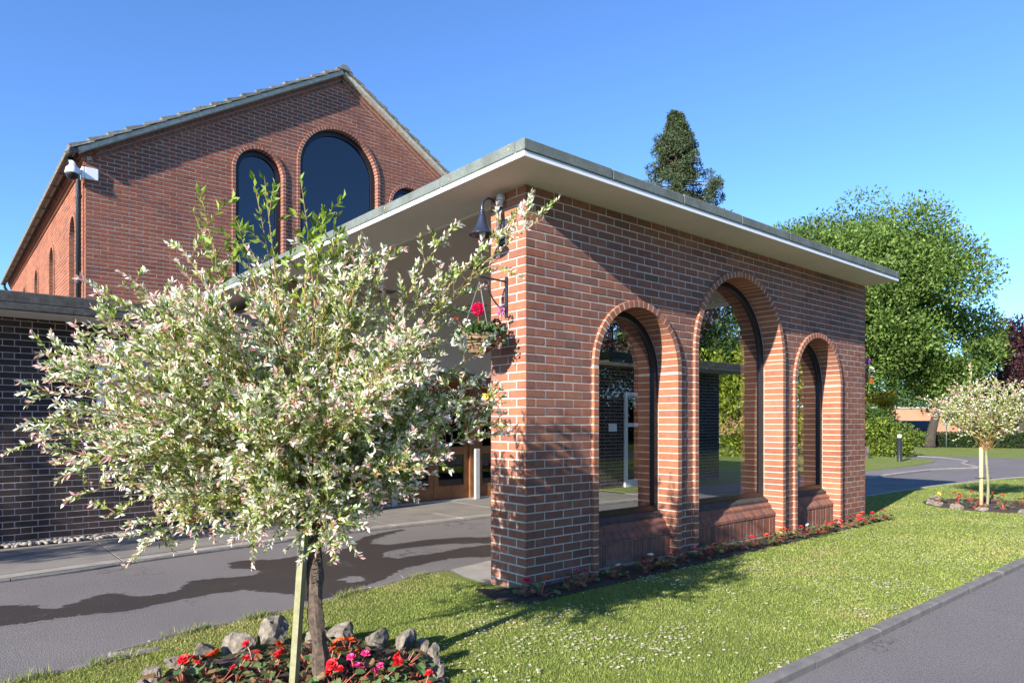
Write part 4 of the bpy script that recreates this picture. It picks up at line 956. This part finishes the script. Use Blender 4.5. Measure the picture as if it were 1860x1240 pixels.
# ================================================================== FLOWER BEDS
def rock_vf(seed, s):
    rg = np.random.default_rng(seed); v = I3[0].copy(); dirs = unit(rg.normal(size=(15, 3))); off = rg.uniform(.42, .8, 15)
    for d, o in zip(dirs, off):
        h = v@d; v = v-np.maximum(h-o, 0)[:, None]*d[None]*.92
    v += rg.normal(size=v.shape)*.03; return v*np.array(s), I3[1]
bedc = [gnd(u, v) for u, v in ((290, 1250), (330, 1226), (400, 1206), (460, 1192), (520, 1184), (590, 1180), (660, 1182), (720, 1190), (770, 1206), (800, 1232), (808, 1262), (790, 1320), (700, 1380), (540, 1400), (380, 1360), (300, 1300))]
struct(obj('flower_bed', sheet([smooth_loop(bedc)], .045, .05), 'soil'))
ROCKS = [(318, 1222, .085, .06), (367, 1205, .085, .075), (432, 1190, .115, .085), (496, 1180, .115, .13), (575, 1176, .09, .075), (622, 1174, .11, .095), (686, 1182, .105, .085), (735, 1188, .10, .09), (766, 1198, .05, .075), (785, 1216, .085, .085), (796, 1240, .07, .055), (280, 1245, .07, .05), (800, 1275, .08, .06), (262, 1275, .08, .06)]
RLAB = ['low dark rock beside the left-most begonias of the bed under the big willow', 'squat dark rock between the low dark rock and the wedge-shaped one', 'wedge-shaped grey rock next to the tall pointed rock of the near bed', 'tall pointed pale rock on the lawn side of the stake', 'small rock in the shade right behind the gnarled willow trunk', 'broad ridged rock between the willow trunk and the blocky pale rock', 'blocky pale rock beside the broad ridged rock of the near bed', 'sloping rock with one dark face beside the blocky pale rock', 'slim upright stone at the corner of the near bed', 'chunky pitted rock at the lawn end of the near bed', 'small crumbly rock next to the chunky pitted rock', 'flat low rock at the drive end of the near bed', 'rounded rock ending the lawn side of the near bed', 'half-buried rock ending the drive side of the near bed']
for k, (u, v, r, h) in enumerate(ROCKS):
    x, y = gnd(u, v); r *= 1.08; h *= 1.08; vv, f = rock_vf(k+40, (r, r*.75, h)); a = random.uniform(0, PI)
    o = obj('rock', ([tuple(p) for p in vv], f), 'rock'); o.location = (x, y, .03+h*.5); o.rotation_euler = (random.uniform(-.2, .2), random.uniform(-.2, .2), a)
    tag(o, RLAB[k], 'rock', 'rocks around the near flower bed')
# begonia pieces
def begonia_leaf():
    V = [(0, 0, 0)]; n = 9
    for i in range(n): a = -PI*.85+2*PI*.85*i/(n-1); r = (.55+.45*math.cos(a/2))*(1+.1*(i % 2)); V.append((r*math.cos(a)*.75+.25, r*math.sin(a)*.6, -.10+.22*abs(math.sin(a))+.05*(i % 2)))
    return V, [(0, i, i+1) for i in range(1, n)]
LEAFM = {}
for mt in ('begonia_leaf', 'begonia_leaf_bronze'):
    me = bpy.data.meshes.new('leaf'); v, f = begonia_leaf(); me.from_pydata(v, [], f); me.update(); me.materials.append(M(mt)); LEAFM[mt] = me
FLM = {}
def flower_mesh(mt):
    if mt in FLM: return FLM[mt]
    V = []; F = []; g = random.Random(len(FLM)+9)
    for ring, (n, r, el) in enumerate(((5, 1., .15), (6, .82, .55), (5, .58, .95), (4, .34, 1.25))):
        for i in range(n):
            a = 2*PI*i/n+ring*.5+g.uniform(-.2, .2); c, s = math.cos(a), math.sin(a); e = el+g.uniform(-.15, .15); k = len(V)
            d = (c*math.cos(e), s*math.cos(e), math.sin(e)); sd = (-s, c, 0)
            for t, w_ in ((0, .0), (.45, .34), (.8, .42), (1., .22)):
                for q in (-1, 0, 1): V.append(tuple(d[j]*t*r+sd[j]*w_*q*r+(0, 0, .12*r*t*abs(q)+.06*g.uniform(-1, 1)*r*t)[j] for j in range(3)))
            for a_ in range(3):
                for q in range(2): o = k+a_*3+q; F.append((o, o+1, o+4, o+3))
    me = bpy.data.meshes.new('flower'); me.from_pydata(V, [], F); me.update(); me.materials.append(M(mt)); FLM[mt] = me; return me
def begonia(label, petal, loc, size, seed, group, leaves=13, bronze=.35, single=True):
    t = thing('begonia', label, 'flower', loc, group); g = random.Random(seed)
    st = []; merged = [[], []]
    for k in range(leaves):
        a = g.uniform(0, 2*PI); r = size*g.uniform(.15, .95); z = size*g.uniform(.15, .75); s = size*g.uniform(.26, .46); mt = 'begonia_leaf_bronze' if g.random() < bronze else 'begonia_leaf'
        if single:
            o = bpy.data.objects.new('leaf', LEAFM[mt]); COL.objects.link(o); o.parent = t; o.location = (r*math.cos(a), r*math.sin(a), z); o.scale = (s,)*3; o.rotation_euler = (g.uniform(-.5, .5), g.uniform(-.1, .6), a)
        else:
            R_ = Matrix.Translation((r*math.cos(a), r*math.sin(a), z)) @ Matrix.Rotation(a, 4, 'Z') @ Matrix.Rotation(g.uniform(-.3, .5), 4, 'Y') @ Matrix.Rotation(g.uniform(-.5, .5), 4, 'X') @ Matrix.Diagonal((s, s, s, 1)); v, f = begonia_leaf(); i = 1 if mt.endswith('bronze') else 0
            merged[i].append(([tuple(R_ @ Vector(p)) for p in v], f))
        st.append(tube([(0, 0, -.01), (r*.6*math.cos(a), r*.6*math.sin(a), z*.6), (r*math.cos(a), r*math.sin(a), z)], size*.022, 4, False))
    for i, mt in enumerate(('begonia_leaf', 'begonia_leaf_bronze')):
        if merged[i]:
            me = bpy.data.meshes.new('foliage'); v, f = join(*merged[i]); me.from_pydata(v, [], f); me.materials.append(M(mt)); o = bpy.data.objects.new('foliage', me); COL.objects.link(o); o.parent = t; o['kind'] = 'stuff'
    for k in range(g.choice((1, 2, 2, 3) if single else (1, 1, 2)) if petal else 0):
        a = g.uniform(0, 2*PI); r = size*g.uniform(.1, .7); z = size*g.uniform(.65, 1.05); o = bpy.data.objects.new('flower', flower_mesh(petal)); COL.objects.link(o); o.parent = t
        o.location = (r*math.cos(a), r*math.sin(a), z); s = size*(g.uniform(.18, .30) if single else g.uniform(.16, .27)); o.scale = (s,)*3; o.rotation_euler = (g.uniform(-.9, .3), g.uniform(-.6, .6), a)
        st.append(tube([(0, 0, -.01), (r*.5*math.cos(a), r*.5*math.sin(a), z*.7), (r*math.cos(a), r*math.sin(a), z)], size*.026, 4, False))
    me = bpy.data.meshes.new('stems'); v, f = join(*st); me.from_pydata(v, [], f); me.materials.append(M('begonia_stem')); o = bpy.data.objects.new('stems', me); COL.objects.link(o); o.parent = t
    return t
LB = {'petal_red': 'red', 'petal_orange': 'orange', 'petal_pink': 'deep pink', 'petal_white': 'white', 'petal_yellow': 'yellow', None: 'flowerless leafy'}
NEAR = [(330, 1262, 'petal_red'), (372, 1240, 'petal_orange'), (395, 1262, None), (430, 1250, 'petal_red'), (460, 1222, 'petal_red'), (500, 1236, 'petal_red'), (490, 1268, None), (520, 1215, 'petal_orange'), (585, 1206, 'petal_red'), (600, 1235, 'petal_orange'), (632, 1212, 'petal_orange'), (655, 1228, 'petal_orange'), (645, 1258, 'petal_pink'), (690, 1225, None), (715, 1250, 'petal_red'), (735, 1225, None), (610, 1270, 'petal_red'), (560, 1262, None), (680, 1262, 'petal_pink'), (755, 1250, None), (770, 1290, 'petal_red'), (700, 1290, None), (420, 1290, None), (560, 1228, 'petal_red')]
for k, (u, v, pt) in enumerate(NEAR):
    x, y = gnd(u, v); zone = 'drive-side of the stake' if u < 515 else 'close to the trunk' if u < 610 else 'near the blocky rock' if u < 700 else 'at the lawn end'
    begonia(f'{LB[pt]} begonia {zone} in the bed under the big willow', pt, (x, y, .045), random.uniform(.105, .145), k+5, f'{LB[pt]} begonias in the near bed', 18 if pt else 20)
struct(obj('border_bed', sheet([[(3.55, 3.98), (10.7, 4.06), (10.9, 4.45), (10.6, 4.62), (3.70, 4.44), (3.5, 4.6), (3.42, 4.2)]], .038, .03), 'soil'))
STRIP = ['petal_red', 'petal_orange', 'petal_red', 'petal_pink', 'petal_red', None, 'petal_white', 'petal_red', 'petal_white', None, 'petal_red', 'petal_red', 'petal_pink', 'petal_orange', 'petal_orange', None, 'petal_pink', 'petal_red', 'petal_orange', None, 'petal_yellow', 'petal_orange', 'petal_red', 'petal_white', 'petal_pink', 'petal_red', 'petal_red', None, 'petal_red', 'petal_pink', 'petal_red', 'petal_orange', 'petal_red', None, 'petal_red']
for k, pt in enumerate(STRIP):
    x = 3.62+k*(7.15/len(STRIP))+random.uniform(-.06, .06); y = 4.13+random.uniform(-.07, .06)
    zone = 'corner pillar' if x < 4.6 else 'near arch' if x < 5.95 else 'first pier between arches' if x < 6.25 else 'wide middle arch' if x < 8.1 else 'second pier between arches' if x < 8.35 else 'far arch' if x < 9.7 else 'far end of the arcade'
    begonia(f'{LB[pt]} begonia in the border at the foot of the {zone}', pt, (x, y, .036), random.uniform(.10, .145), k+100, f'{LB[pt]} begonias along the arcade', 14, .4, False)
bed2 = [(T2.x+math.cos(a)*.95*(1 if math.cos(a) < 0 else 1.1), T2.y+math.sin(a)*.95) for a in np.linspace(0, 2*PI, 14)[:-1]]
struct(obj('flower_bed', sheet([smooth_loop(bed2)], .04, .04), 'soil'))
for k in range(15):
    a = 2*PI*k/15+random.uniform(-.12, .12); r = random.uniform(.85, 1.0); vv, f = rock_vf(k+90, (random.uniform(.09, .15), .09, random.uniform(.05, .09))); o = obj('rock', ([tuple(p) for p in vv], f), 'rock')
    o.location = (T2.x+r*math.cos(a), T2.y+r*math.sin(a), .05); o.rotation_euler = (0, 0, a+PI/2); tag(o, 'grey rock on the ' + ('arcade side' if math.cos(a) < -.5 else 'far road side' if math.cos(a) > .5 else 'drive side' if math.sin(a) > 0 else 'near-kerb side') + ' of the round bed under the young willow', 'rock', 'rocks around the far flower bed')
for k, pt in enumerate(['petal_orange', 'petal_red', 'petal_red', 'petal_yellow', 'petal_red', 'petal_orange', None, 'petal_orange', 'petal_red', None]):
    a = 2*PI*k/10; r = .55+.15*(k % 2); begonia(f'{LB[pt]} begonia on the {"arcade" if math.cos(a) < 0 else "road"} side of the round bed under the young willow', pt, (T2.x+r*math.cos(a), T2.y+r*math.sin(a), .04), .16, k+200, f'{LB[pt]} begonias in the far bed', 10, .5, False)

# ================================================================== BEYOND: TREES, WALL, ROAD FURNITURE
bt = broad_tree('broadleaf_tree', 'large bright green broadleaf tree with a leaning trunk beyond the road', (44.5, 14.7, 0), (3.4, .27), ((41.3, 17.9, 8.6), (5.6, 6.3, 5.0)), 260, (1.3, 2.1), 120000, .20, [(.10, .165, .03), (.13, .205, .04), (.165, .24, .055), (.085, .145, .026)], 11, shell=.15, lean=(.5, -.6))
cs, rr = blobs((45.4, 14.4, 5.6), (2.7, 2.9, 2.6), 30, (.9, 1.6), 19, .4); cq, rq = blobs((41.2, 19.2, 5.6), (4.6, 4.6, 2.6), 46, (1., 1.7), 20, .2); cs = np.concatenate([cs, cq]); rr = np.concatenate([rr, rq])
crown('lower_crown', cs, rr, 56000, .20, [(.10, .165, .03), (.13, .205, .04), (.165, .24, .055), (.085, .145, .026)], 'leaf', bt)
broad_tree('copper_beech', 'dark purple-leaved tree beside the large green tree', (54.5, 12.6, 0), (2.2, .3), ((54.6, 12.4, 4.8), (3.4, 3.2, 3.0)), 40, (.9, 1.6), 16000, .26, PURPLE, 12)
broad_tree('copper_beech', 'purple-leaved tree rising behind the flat-roofed wing seen through the near arch', (25.5, 22.5, 0), (2.5, .3), ((25.5, 22.5, 6.2), (4.6, 4.0, 3.6)), 36, (.9, 1.6), 12000, .24, PURPLE, 13)
broad_tree('broadleaf_tree', 'dark green tree standing behind the flat-roofed wing seen through the middle arch', (30.5, 21.5, 0), (3, .3), ((30.5, 21.5, 7.2), (3.0, 3.4, 4.6)), 36, (1., 1.7), 13000, .28, GREEN, 14)
broad_tree('laburnum_bush', 'tall yellow-green bush beyond the drive seen through the middle arch', (27.6, 15.6, 0), (1.2, .14), ((26.4, 15.4, 2.4), (2.6, 2.6, 2.2)), 44, (.6, 1.0), 14000, .17, LIME, 15, cat='bush')
# giant redwood
RW_ = thing('giant_redwood', 'tall dark conical redwood rising behind the canopy roof', 'tree', (45.3, 33.2, 0))
obj('trunk', tube([(45.3, 33.2, z) for z in (0, 1, 4, 12, 20, 25.8)], [1.1, .8, .62, .42, .22, .04], 12), 'bark_red', RW_, True)
g = random.Random(8); cs = []; rr = []; lv = []
for k in range(760):
    z = 4+22*(1-(1-g.random())**1.35*.999); f = max(.004, 1-z/26.4); R_ = 10.5*f**.88*g.uniform(.35, 1.05)*(1+.14*math.sin(z*1.9+k % 3)); a = g.uniform(0, 2*PI)
    e = Vector((45.3+R_*math.cos(a), 33.2+R_*math.sin(a), z-.10*R_)); cs.append(tuple(e)); rr.append(.26+.75*f+g.uniform(-.06, .2))
    if k % 2 == 0: lv.append(tube([(45.3, 33.2, z), tuple(e)], [.07, .02], 5, False))
obj('limbs', join(*lv), 'bark_red', RW_)
cs = np.array(cs); rr = np.array(rr); up_ = cs[:, 2] > 16.5
crown('crown', cs[up_], rr[up_], 90000, .15, CONIF, 'needle', RW_, .8, .1, .45); crown('lower_crown', cs[~up_], rr[~up_], 40000, .26, CONIF, 'needle', RW_, .8, .1, .45)
# garden wall, hedge and shrubs
GWL = thing('garden_wall', 'long orange brick garden wall with a pale coping beyond the hedge', 'wall', (96, 24, 0))
wc_ = Vector((96, 31, 0)); fw_ = Face(wc_.x-RT[0]*30, wc_.y-RT[1]*30, math.atan2(RT[1], RT[0])); gl_ = 75
wl_ = obj('wall', fw_.tr(box(0, gl_, .0, .5, -.02, 3.15)), 'brick_far', GWL)
for k in range(int(gl_/1.5)): obj('coping_stone', fw_.tr(box(k*1.5+.01, k*1.5+1.49, -.12, .6, 3.151, 3.42+random.uniform(-.06, .06), .03)), 'conc', GWL)
HG = thing('clipped_hedge', 'low clipped dark green hedge behind the large tree trunk', 'hedge', (46, 14, 0))
hd0, hd1 = Vector((44.2, 18.2, 0)), Vector((50.5, 3.0, 0)); n = 26000; s = RNG.uniform(0, 1, n); tq = np.array(hd1-hd0); nn_ = np.array((15.2, 6.3, 0))/math.hypot(15.2, 6.3)
P = np.array(hd0)+tq*s[:, None]+nn_*RNG.uniform(-.45, .45, n)[:, None]; P[:, 2] = .04+RNG.uniform(0, .86, n)
leaf_mesh('foliage', P, RNG.normal(size=(n, 3)), .10, .06, vary([(.02, .04, .012), (.03, .055, .015), (.045, .075, .02)], n), 'leaf', HG)
obj('stems', join(*[tube([tuple(hd0.lerp(hd1, k/60)), tuple(hd0.lerp(hd1, k/60)+Vector((0, 0, .6)))], .03, 5) for k in range(61)]), 'bark', HG)
def shrub(name, label, c, r, k, rs, n, size, cols, seed, cat='shrub'):
    t = thing(name, label, cat, (c[0], c[1], 0)); cs, rr = blobs((c[0], c[1], c[2]), r, k, rs, seed, .4); cs[:, 2] = np.maximum(cs[:, 2], .2)
    obj('stems', join(*[tube([(c[0], c[1], 0), tuple(Vector((c[0], c[1], 0)).lerp(Vector(e), .5)+Vector((0, 0, .1))), tuple(e)], [.04, .025, .01], 5, False) for e in cs[:14]]), 'bark', t)
    crown('foliage', cs, rr, n, size, cols, 'leaf', t); return t
shrub('laurel_shrub', 'rounded yellow-green laurel shrub behind the bollard light', (30.6, 11.75, .75), (1.0, 1.15, .85), 26, (.3, .5), 7000, .11, [(.16, .22, .025), (.2, .26, .03), (.10, .15, .02), (.06, .1, .02)], 31)
shrub('dark_shrub', 'dark green upright shrub next to the arcade end and the laurel', (31.5, 12.9, 1.1), (.9, 1.3, .95), 20, (.35, .55), 6000, .12, GREEN, 32)
shrub('yellow_shrub', 'golden yellow shrub in front of the garden wall', (64, 26.0, 2.6), (2.0, 2.0, 1.9), 22, (.5, .9), 6000, .2, [(.45, .33, .02), (.5, .38, .03), (.32, .26, .03)], 33)
shrub('wall_shrub', 'dark green shrubbery behind the garden wall', (101, 30, 4.6), (9, 16, 2.4), 60, (1.4, 2.4), 14000, .45, GREEN, 34)
for k, (x, y, h, r) in enumerate(((106, 40, 13, 7.5), (112, 18, 10, 7), (104, 4, 10, 7), (76, 50, 10, 6), (118, 28, 14, 8))):
    broad_tree('background_tree', ['mid green tree behind the garden wall under the large tree', 'rounded green tree behind the purple-leaved tree', 'distant green tree at the end of the road', 'bushy tree behind the redwood', 'tall distant tree behind the garden wall'][k], (x, y, 0), (2.5, .3), ((x, y, h*.55), (r, r, h*.45)), 40, (1.2, 2.2), 9000, .4, GREEN, 50+k)
bo = obj('boulder', ([tuple(p) for p in rock_vf(3, (.62, .5, .55))[0]], I3[1]), 'boulder'); bo.location = (27.75, 11.7, .22); tag(bo, 'large brown boulder on the grass beside the dark shrub', 'boulder')
BL = thing('bollard_light', 'black bollard light with a pale lamp band on the grass island', 'bollard', (26.53, 9.74, .03))
obj('post', lathe([(.095, 0), (.08, .02), (.08, .86), (.065, .86)], 16, (26.53, 9.74, .04)), 'black_iron', BL, True)
obj('lens', lathe([(.066, .861), (.066, .98), (.04, .98)], 16, (26.53, 9.74, .04)), 'upvc', BL, True)
obj('cap', lathe([(.04, .981), (.08, .981), (.08, 1.02), (.001, 1.03)], 16, (26.53, 9.74, .04)), 'black_iron', BL, True)
SG = thing('sign_post', 'small dark sign plate on a green post by the hedge', 'sign', (45.2, 14.05, 0))
obj('post', tube([(45.2, 14.05, 0), (45.2, 14.05, 1.3)], .035, 10), 'green_post', SG, True)
obj('plate', box(45.13, 45.17, 13.86, 14.24, 1.28, 1.55), 'green_post', SG); SG.children[1].rotation_euler = (0, 0, 0)
# dark van parked beyond the hedge
VN = thing('parked_van', 'dark grey van parked between the hedge and the garden wall', 'van', (60.9, 22.2, 0))
vx, vy = 60.9, 22.2; va = math.atan2(RT[1], RT[0])+PI
prof = [(-.92, .35), (.92, .35), (.94, .9), (.90, 1.1), (.80, 1.52), (.70, 1.60), (-.70, 1.60), (-.80, 1.52), (-.90, 1.1), (-.94, .9)]
V = []; F = []
for s_, k in ((-2.1, .93), (-2.0, 1.), (1.0, 1.), (2.1, .9)): V += [(s_, a*k, (z if s_ < 1.5 else min(z, 1.1))) for a, z in prof]
m_ = len(prof)
for r in range(3):
    for i in range(m_): j = (i+1) % m_; F.append((r*m_+i, r*m_+j, r*m_+m_+j, r*m_+m_+i))
F += [tuple(range(m_-1, -1, -1)), tuple(range(3*m_, 4*m_))]
obj('body', move(rotz((V, F), va), (vx, vy, 0)), 'van_paint', VN)
obj('rear_window', move(rotz(box(-2.14, -2.06, -.62, .62, 1.12, 1.46), va), (vx, vy, 0)), 'pane_dark', VN)
for a, c in ((-1.3, -.85), (-1.3, .85), (1.2, -.85), (1.2, .85)): obj('wheel', move(rotz(tube([(a, c-.1, .32), (a, c+.1, .32)], .32, 14), va), (vx, vy, 0)), 'rubber', VN)
# trees on the viewer's side that the panes mirror and that shade the dark wall
broad_tree('broadleaf_tree', 'spreading green tree across the near road, mirrored in the arches', (40, -19, 0), (3, .35), ((40, -19, 7.5), (6, 6, 5.2)), 50, (1.2, 2.), 15000, .34, GREEN, 71)
broad_tree('broadleaf_tree', 'second green tree across the near road mirrored in the arches', (24, -22, 0), (3, .35), ((24, -22, 6.5), (5, 5, 4.6)), 46, (1.2, 2.), 13000, .34, GREEN, 72)
for k, (x, y, h, r) in enumerate(((8, -16, 9, 4.5), (15, -18, 10, 4.5), (32, -24, 12, 6), (50, -30, 12, 6.5), (60, -24, 11, 6), (70, -36, 13, 7))):  # unseen belt of trees, added so the panes mirror less bright sky
    broad_tree('unseen_tree', 'unseen leafy tree added across the near road to darken the mirrored horizon', (x, y, 0), (2.2, .3), ((x, y, h*.52), (r, r*.8, h*.46)), 34, (1.3, 2.2), 7000, .45, GREEN, 80+k, group='unseen trees added to darken the mirrored horizon')
BH = thing('unseen_hedge', 'unseen tall dark hedge added across the near road to darken the panes', 'hedge', (36, -15, 0)); n = 30000; s = RNG.uniform(0, 1, n)  # out-of-view hedge, added to darken the horizon reflected in the panes
P = np.stack([4+72*s, -11.5-9*s+RNG.uniform(-.7, .7, n), RNG.uniform(.05, 2.6, n)], 1)
leaf_mesh('foliage', P, RNG.normal(size=(n, 3)), .3, .2, vary([(.02, .04, .012), (.03, .055, .015), (.045, .075, .02)], n), 'leaf', BH)
obj('stems', join(*[tube([(4+72*k/70, -11.5-9*k/70, 0), (4+72*k/70, -11.5-9*k/70, 2)], .05, 5) for k in range(71)]), 'bark', BH)
broad_tree('ornamental_tree', 'small ornamental tree by the dark wing, shading its brickwork', (-6.2, 8.2, 0), (1.6, .08), ((-6.2, 8.2, 3.3), (1.1, 1.0, 1.3)), 22, (.3, .55), 5000, .09, GREEN, 73)

# ================================================================== GRASS AND DAISIES
def inside(P, poly):
    x, y = P[:, 0], P[:, 1]; r = np.zeros(len(P), bool); n = len(poly)
    for i in range(n):
        (x0, y0), (x1, y1) = poly[i], poly[(i+1) % n]
        c = ((y0 > y) != (y1 > y)) & (x < (x1-x0)*(y-y0)/(y1-y0+1e-12)+x0); r ^= c
    return r
def vnoise(P, s, seed):
    rg = np.random.default_rng(seed); G = rg.uniform(size=(64, 64)); q = P*s; i = np.floor(q).astype(int); f = q-i; f = f*f*(3-2*f)
    a = lambda dx, dy: G[(i[:, 0]+dx) % 64, (i[:, 1]+dy) % 64]
    return (a(0, 0)*(1-f[:, 0])+a(1, 0)*f[:, 0])*(1-f[:, 1])+(a(0, 1)*(1-f[:, 0])+a(1, 1)*f[:, 0])*f[:, 1]
BED1 = smooth_loop(bedc); n = 800000
dep_ = np.exp(RNG.uniform(math.log(2.9), math.log(17), n)); lat = RNG.uniform(-.80, .80, n)*dep_
Pg = np.outer(dep_, FW)+np.outer(lat, RT)
ok = inside(Pg, LAWN) & ~inside(Pg, BED1) & ~inside(Pg, smooth_loop(bed2)) & ~((Pg[:, 1] > 4.12) & (Pg[:, 0] > 3.62) & (Pg[:, 0] < 10.7))
Pg = Pg[ok]; dep_ = dep_[ok]; n = len(Pg)
nz = .6*vnoise(Pg, 1.3, 1)+.4*vnoise(Pg, 4.1, 2)
# worn, dry grass near the drive edge and in one patch by the arcade
ex = np.interp(Pg[:, 0], [p[0] for p in LEDGE], [p[1] for p in LEDGE]); dry = np.clip(1-(ex-Pg[:, 1])/.75, 0, 1)*(Pg[:, 0] < 4)
pc_ = np.array(gnd(1490, 1010)); dry = np.maximum(dry*.9, np.clip(1.25-np.hypot((Pg[:, 0]-pc_[0])/.75, (Pg[:, 1]-pc_[1])/.16), 0, 1))
dry = np.clip(dry*(.4+1.1*vnoise(Pg, 6, 4))+np.clip((nz-.55)*2.4, 0, .7), 0, 1)
u = RNG.uniform(size=n) < dry*.75
Cg = np.where(u[:, None], vary([(.34, .29, .12), (.42, .36, .17), (.28, .26, .10)], n, .15), vary([(.215, .275, .056), (.27, .33, .08), (.165, .23, .043), (.36, .385, .12)], n, .2))*(.8+.4*nz)[:, None]
h = RNG.uniform(.008, .021, n); wd = RNG.uniform(.0022, .004, n)*np.clip(dep_/5, .8, 1.7)
ang = RNG.uniform(0, 2*PI, n); ln = RNG.uniform(0, .9, n); la_ = RNG.uniform(0, 2*PI, n)
V = np.zeros((n, 3, 3)); b3 = np.concatenate([Pg, np.full((n, 1), .02)], 1); sd = np.stack([np.cos(ang), np.sin(ang), np.zeros(n)], 1)*wd[:, None]
V[:, 0] = b3-sd; V[:, 1] = b3+sd; V[:, 2] = b3+np.stack([np.cos(la_)*ln*h, np.sin(la_)*ln*h, h], 1)
gr = tri_mesh('grass', V.reshape(-1, 3), np.array([[0, 1, 2]]), n, 3, np.repeat(Cg, 3, axis=0), 'grass_blade', None); tag(gr, 'short mown lawn grass in front of the brick arcade', 'grass')
# long tufts along the edging
m_ = 2600; s = RNG.uniform(-.5, 3.7, m_); Pt = np.stack([s, np.interp(s, [p[0] for p in LEDGE], [p[1] for p in LEDGE])-RNG.uniform(-.03, .05, m_), np.full(m_, .015)], 1)
kk = vnoise(Pt[:, :2], 5, 7) > .52; Pt = Pt[kk]; m_ = len(Pt)
tf = leaf_mesh('grass_tufts', Pt, np.stack([RNG.normal(size=m_)*.5, RNG.normal(size=m_)*.5+.2, np.ones(m_)], 1), RNG.uniform(.03, .085, m_), .004, vary([(.2, .25, .06), (.36, .32, .15), (.15, .22, .04)], m_), 'grass_blade'); tag(tf, 'ragged longer grass tufts along the drive edging', 'grass')
# daisies
m_ = 42000; dd = np.exp(RNG.uniform(math.log(3.2), math.log(16), m_)); Pd = np.outer(dd, FW)+np.outer(RNG.uniform(-.8, .8, m_)*dd, RT)
ok = inside(Pd, LAWN) & ~inside(Pd, BED1) & ~inside(Pd, smooth_loop(bed2)) & (Pd[:, 1] < 4.08) & (RNG.uniform(size=m_) < np.clip((.55*vnoise(Pd, 2.2, 5)+.45*vnoise(Pd, 7, 6)-.42)*3.2, .05, .8)*np.clip((Pd[:, 0]-1.6)/2.5, .1, 1))
Pd = Pd[ok]; m_ = len(Pd); r = RNG.uniform(.006, .012, m_); V = np.zeros((m_, 7, 3)); V[:, 0] = np.concatenate([Pd, np.full((m_, 1), .038)], 1)
for i in range(6): V[:, 1+i] = V[:, 0]+np.stack([np.cos(i*PI/3)*r, np.sin(i*PI/3)*r, RNG.uniform(-.004, .003, m_)], 1)
Cd = np.tile(np.array([[.75, .55, .08]]+[[.8, .8, .78]]*6), (m_, 1))
ds = tri_mesh('daisies', V.reshape(-1, 3), np.array([[0, 1+i, 1+(i+1) % 6] for i in range(6)]), m_, 7, Cd, 'leaf', None); tag(ds, 'scattered tiny white daisies dotting the mown lawn', 'daisies')
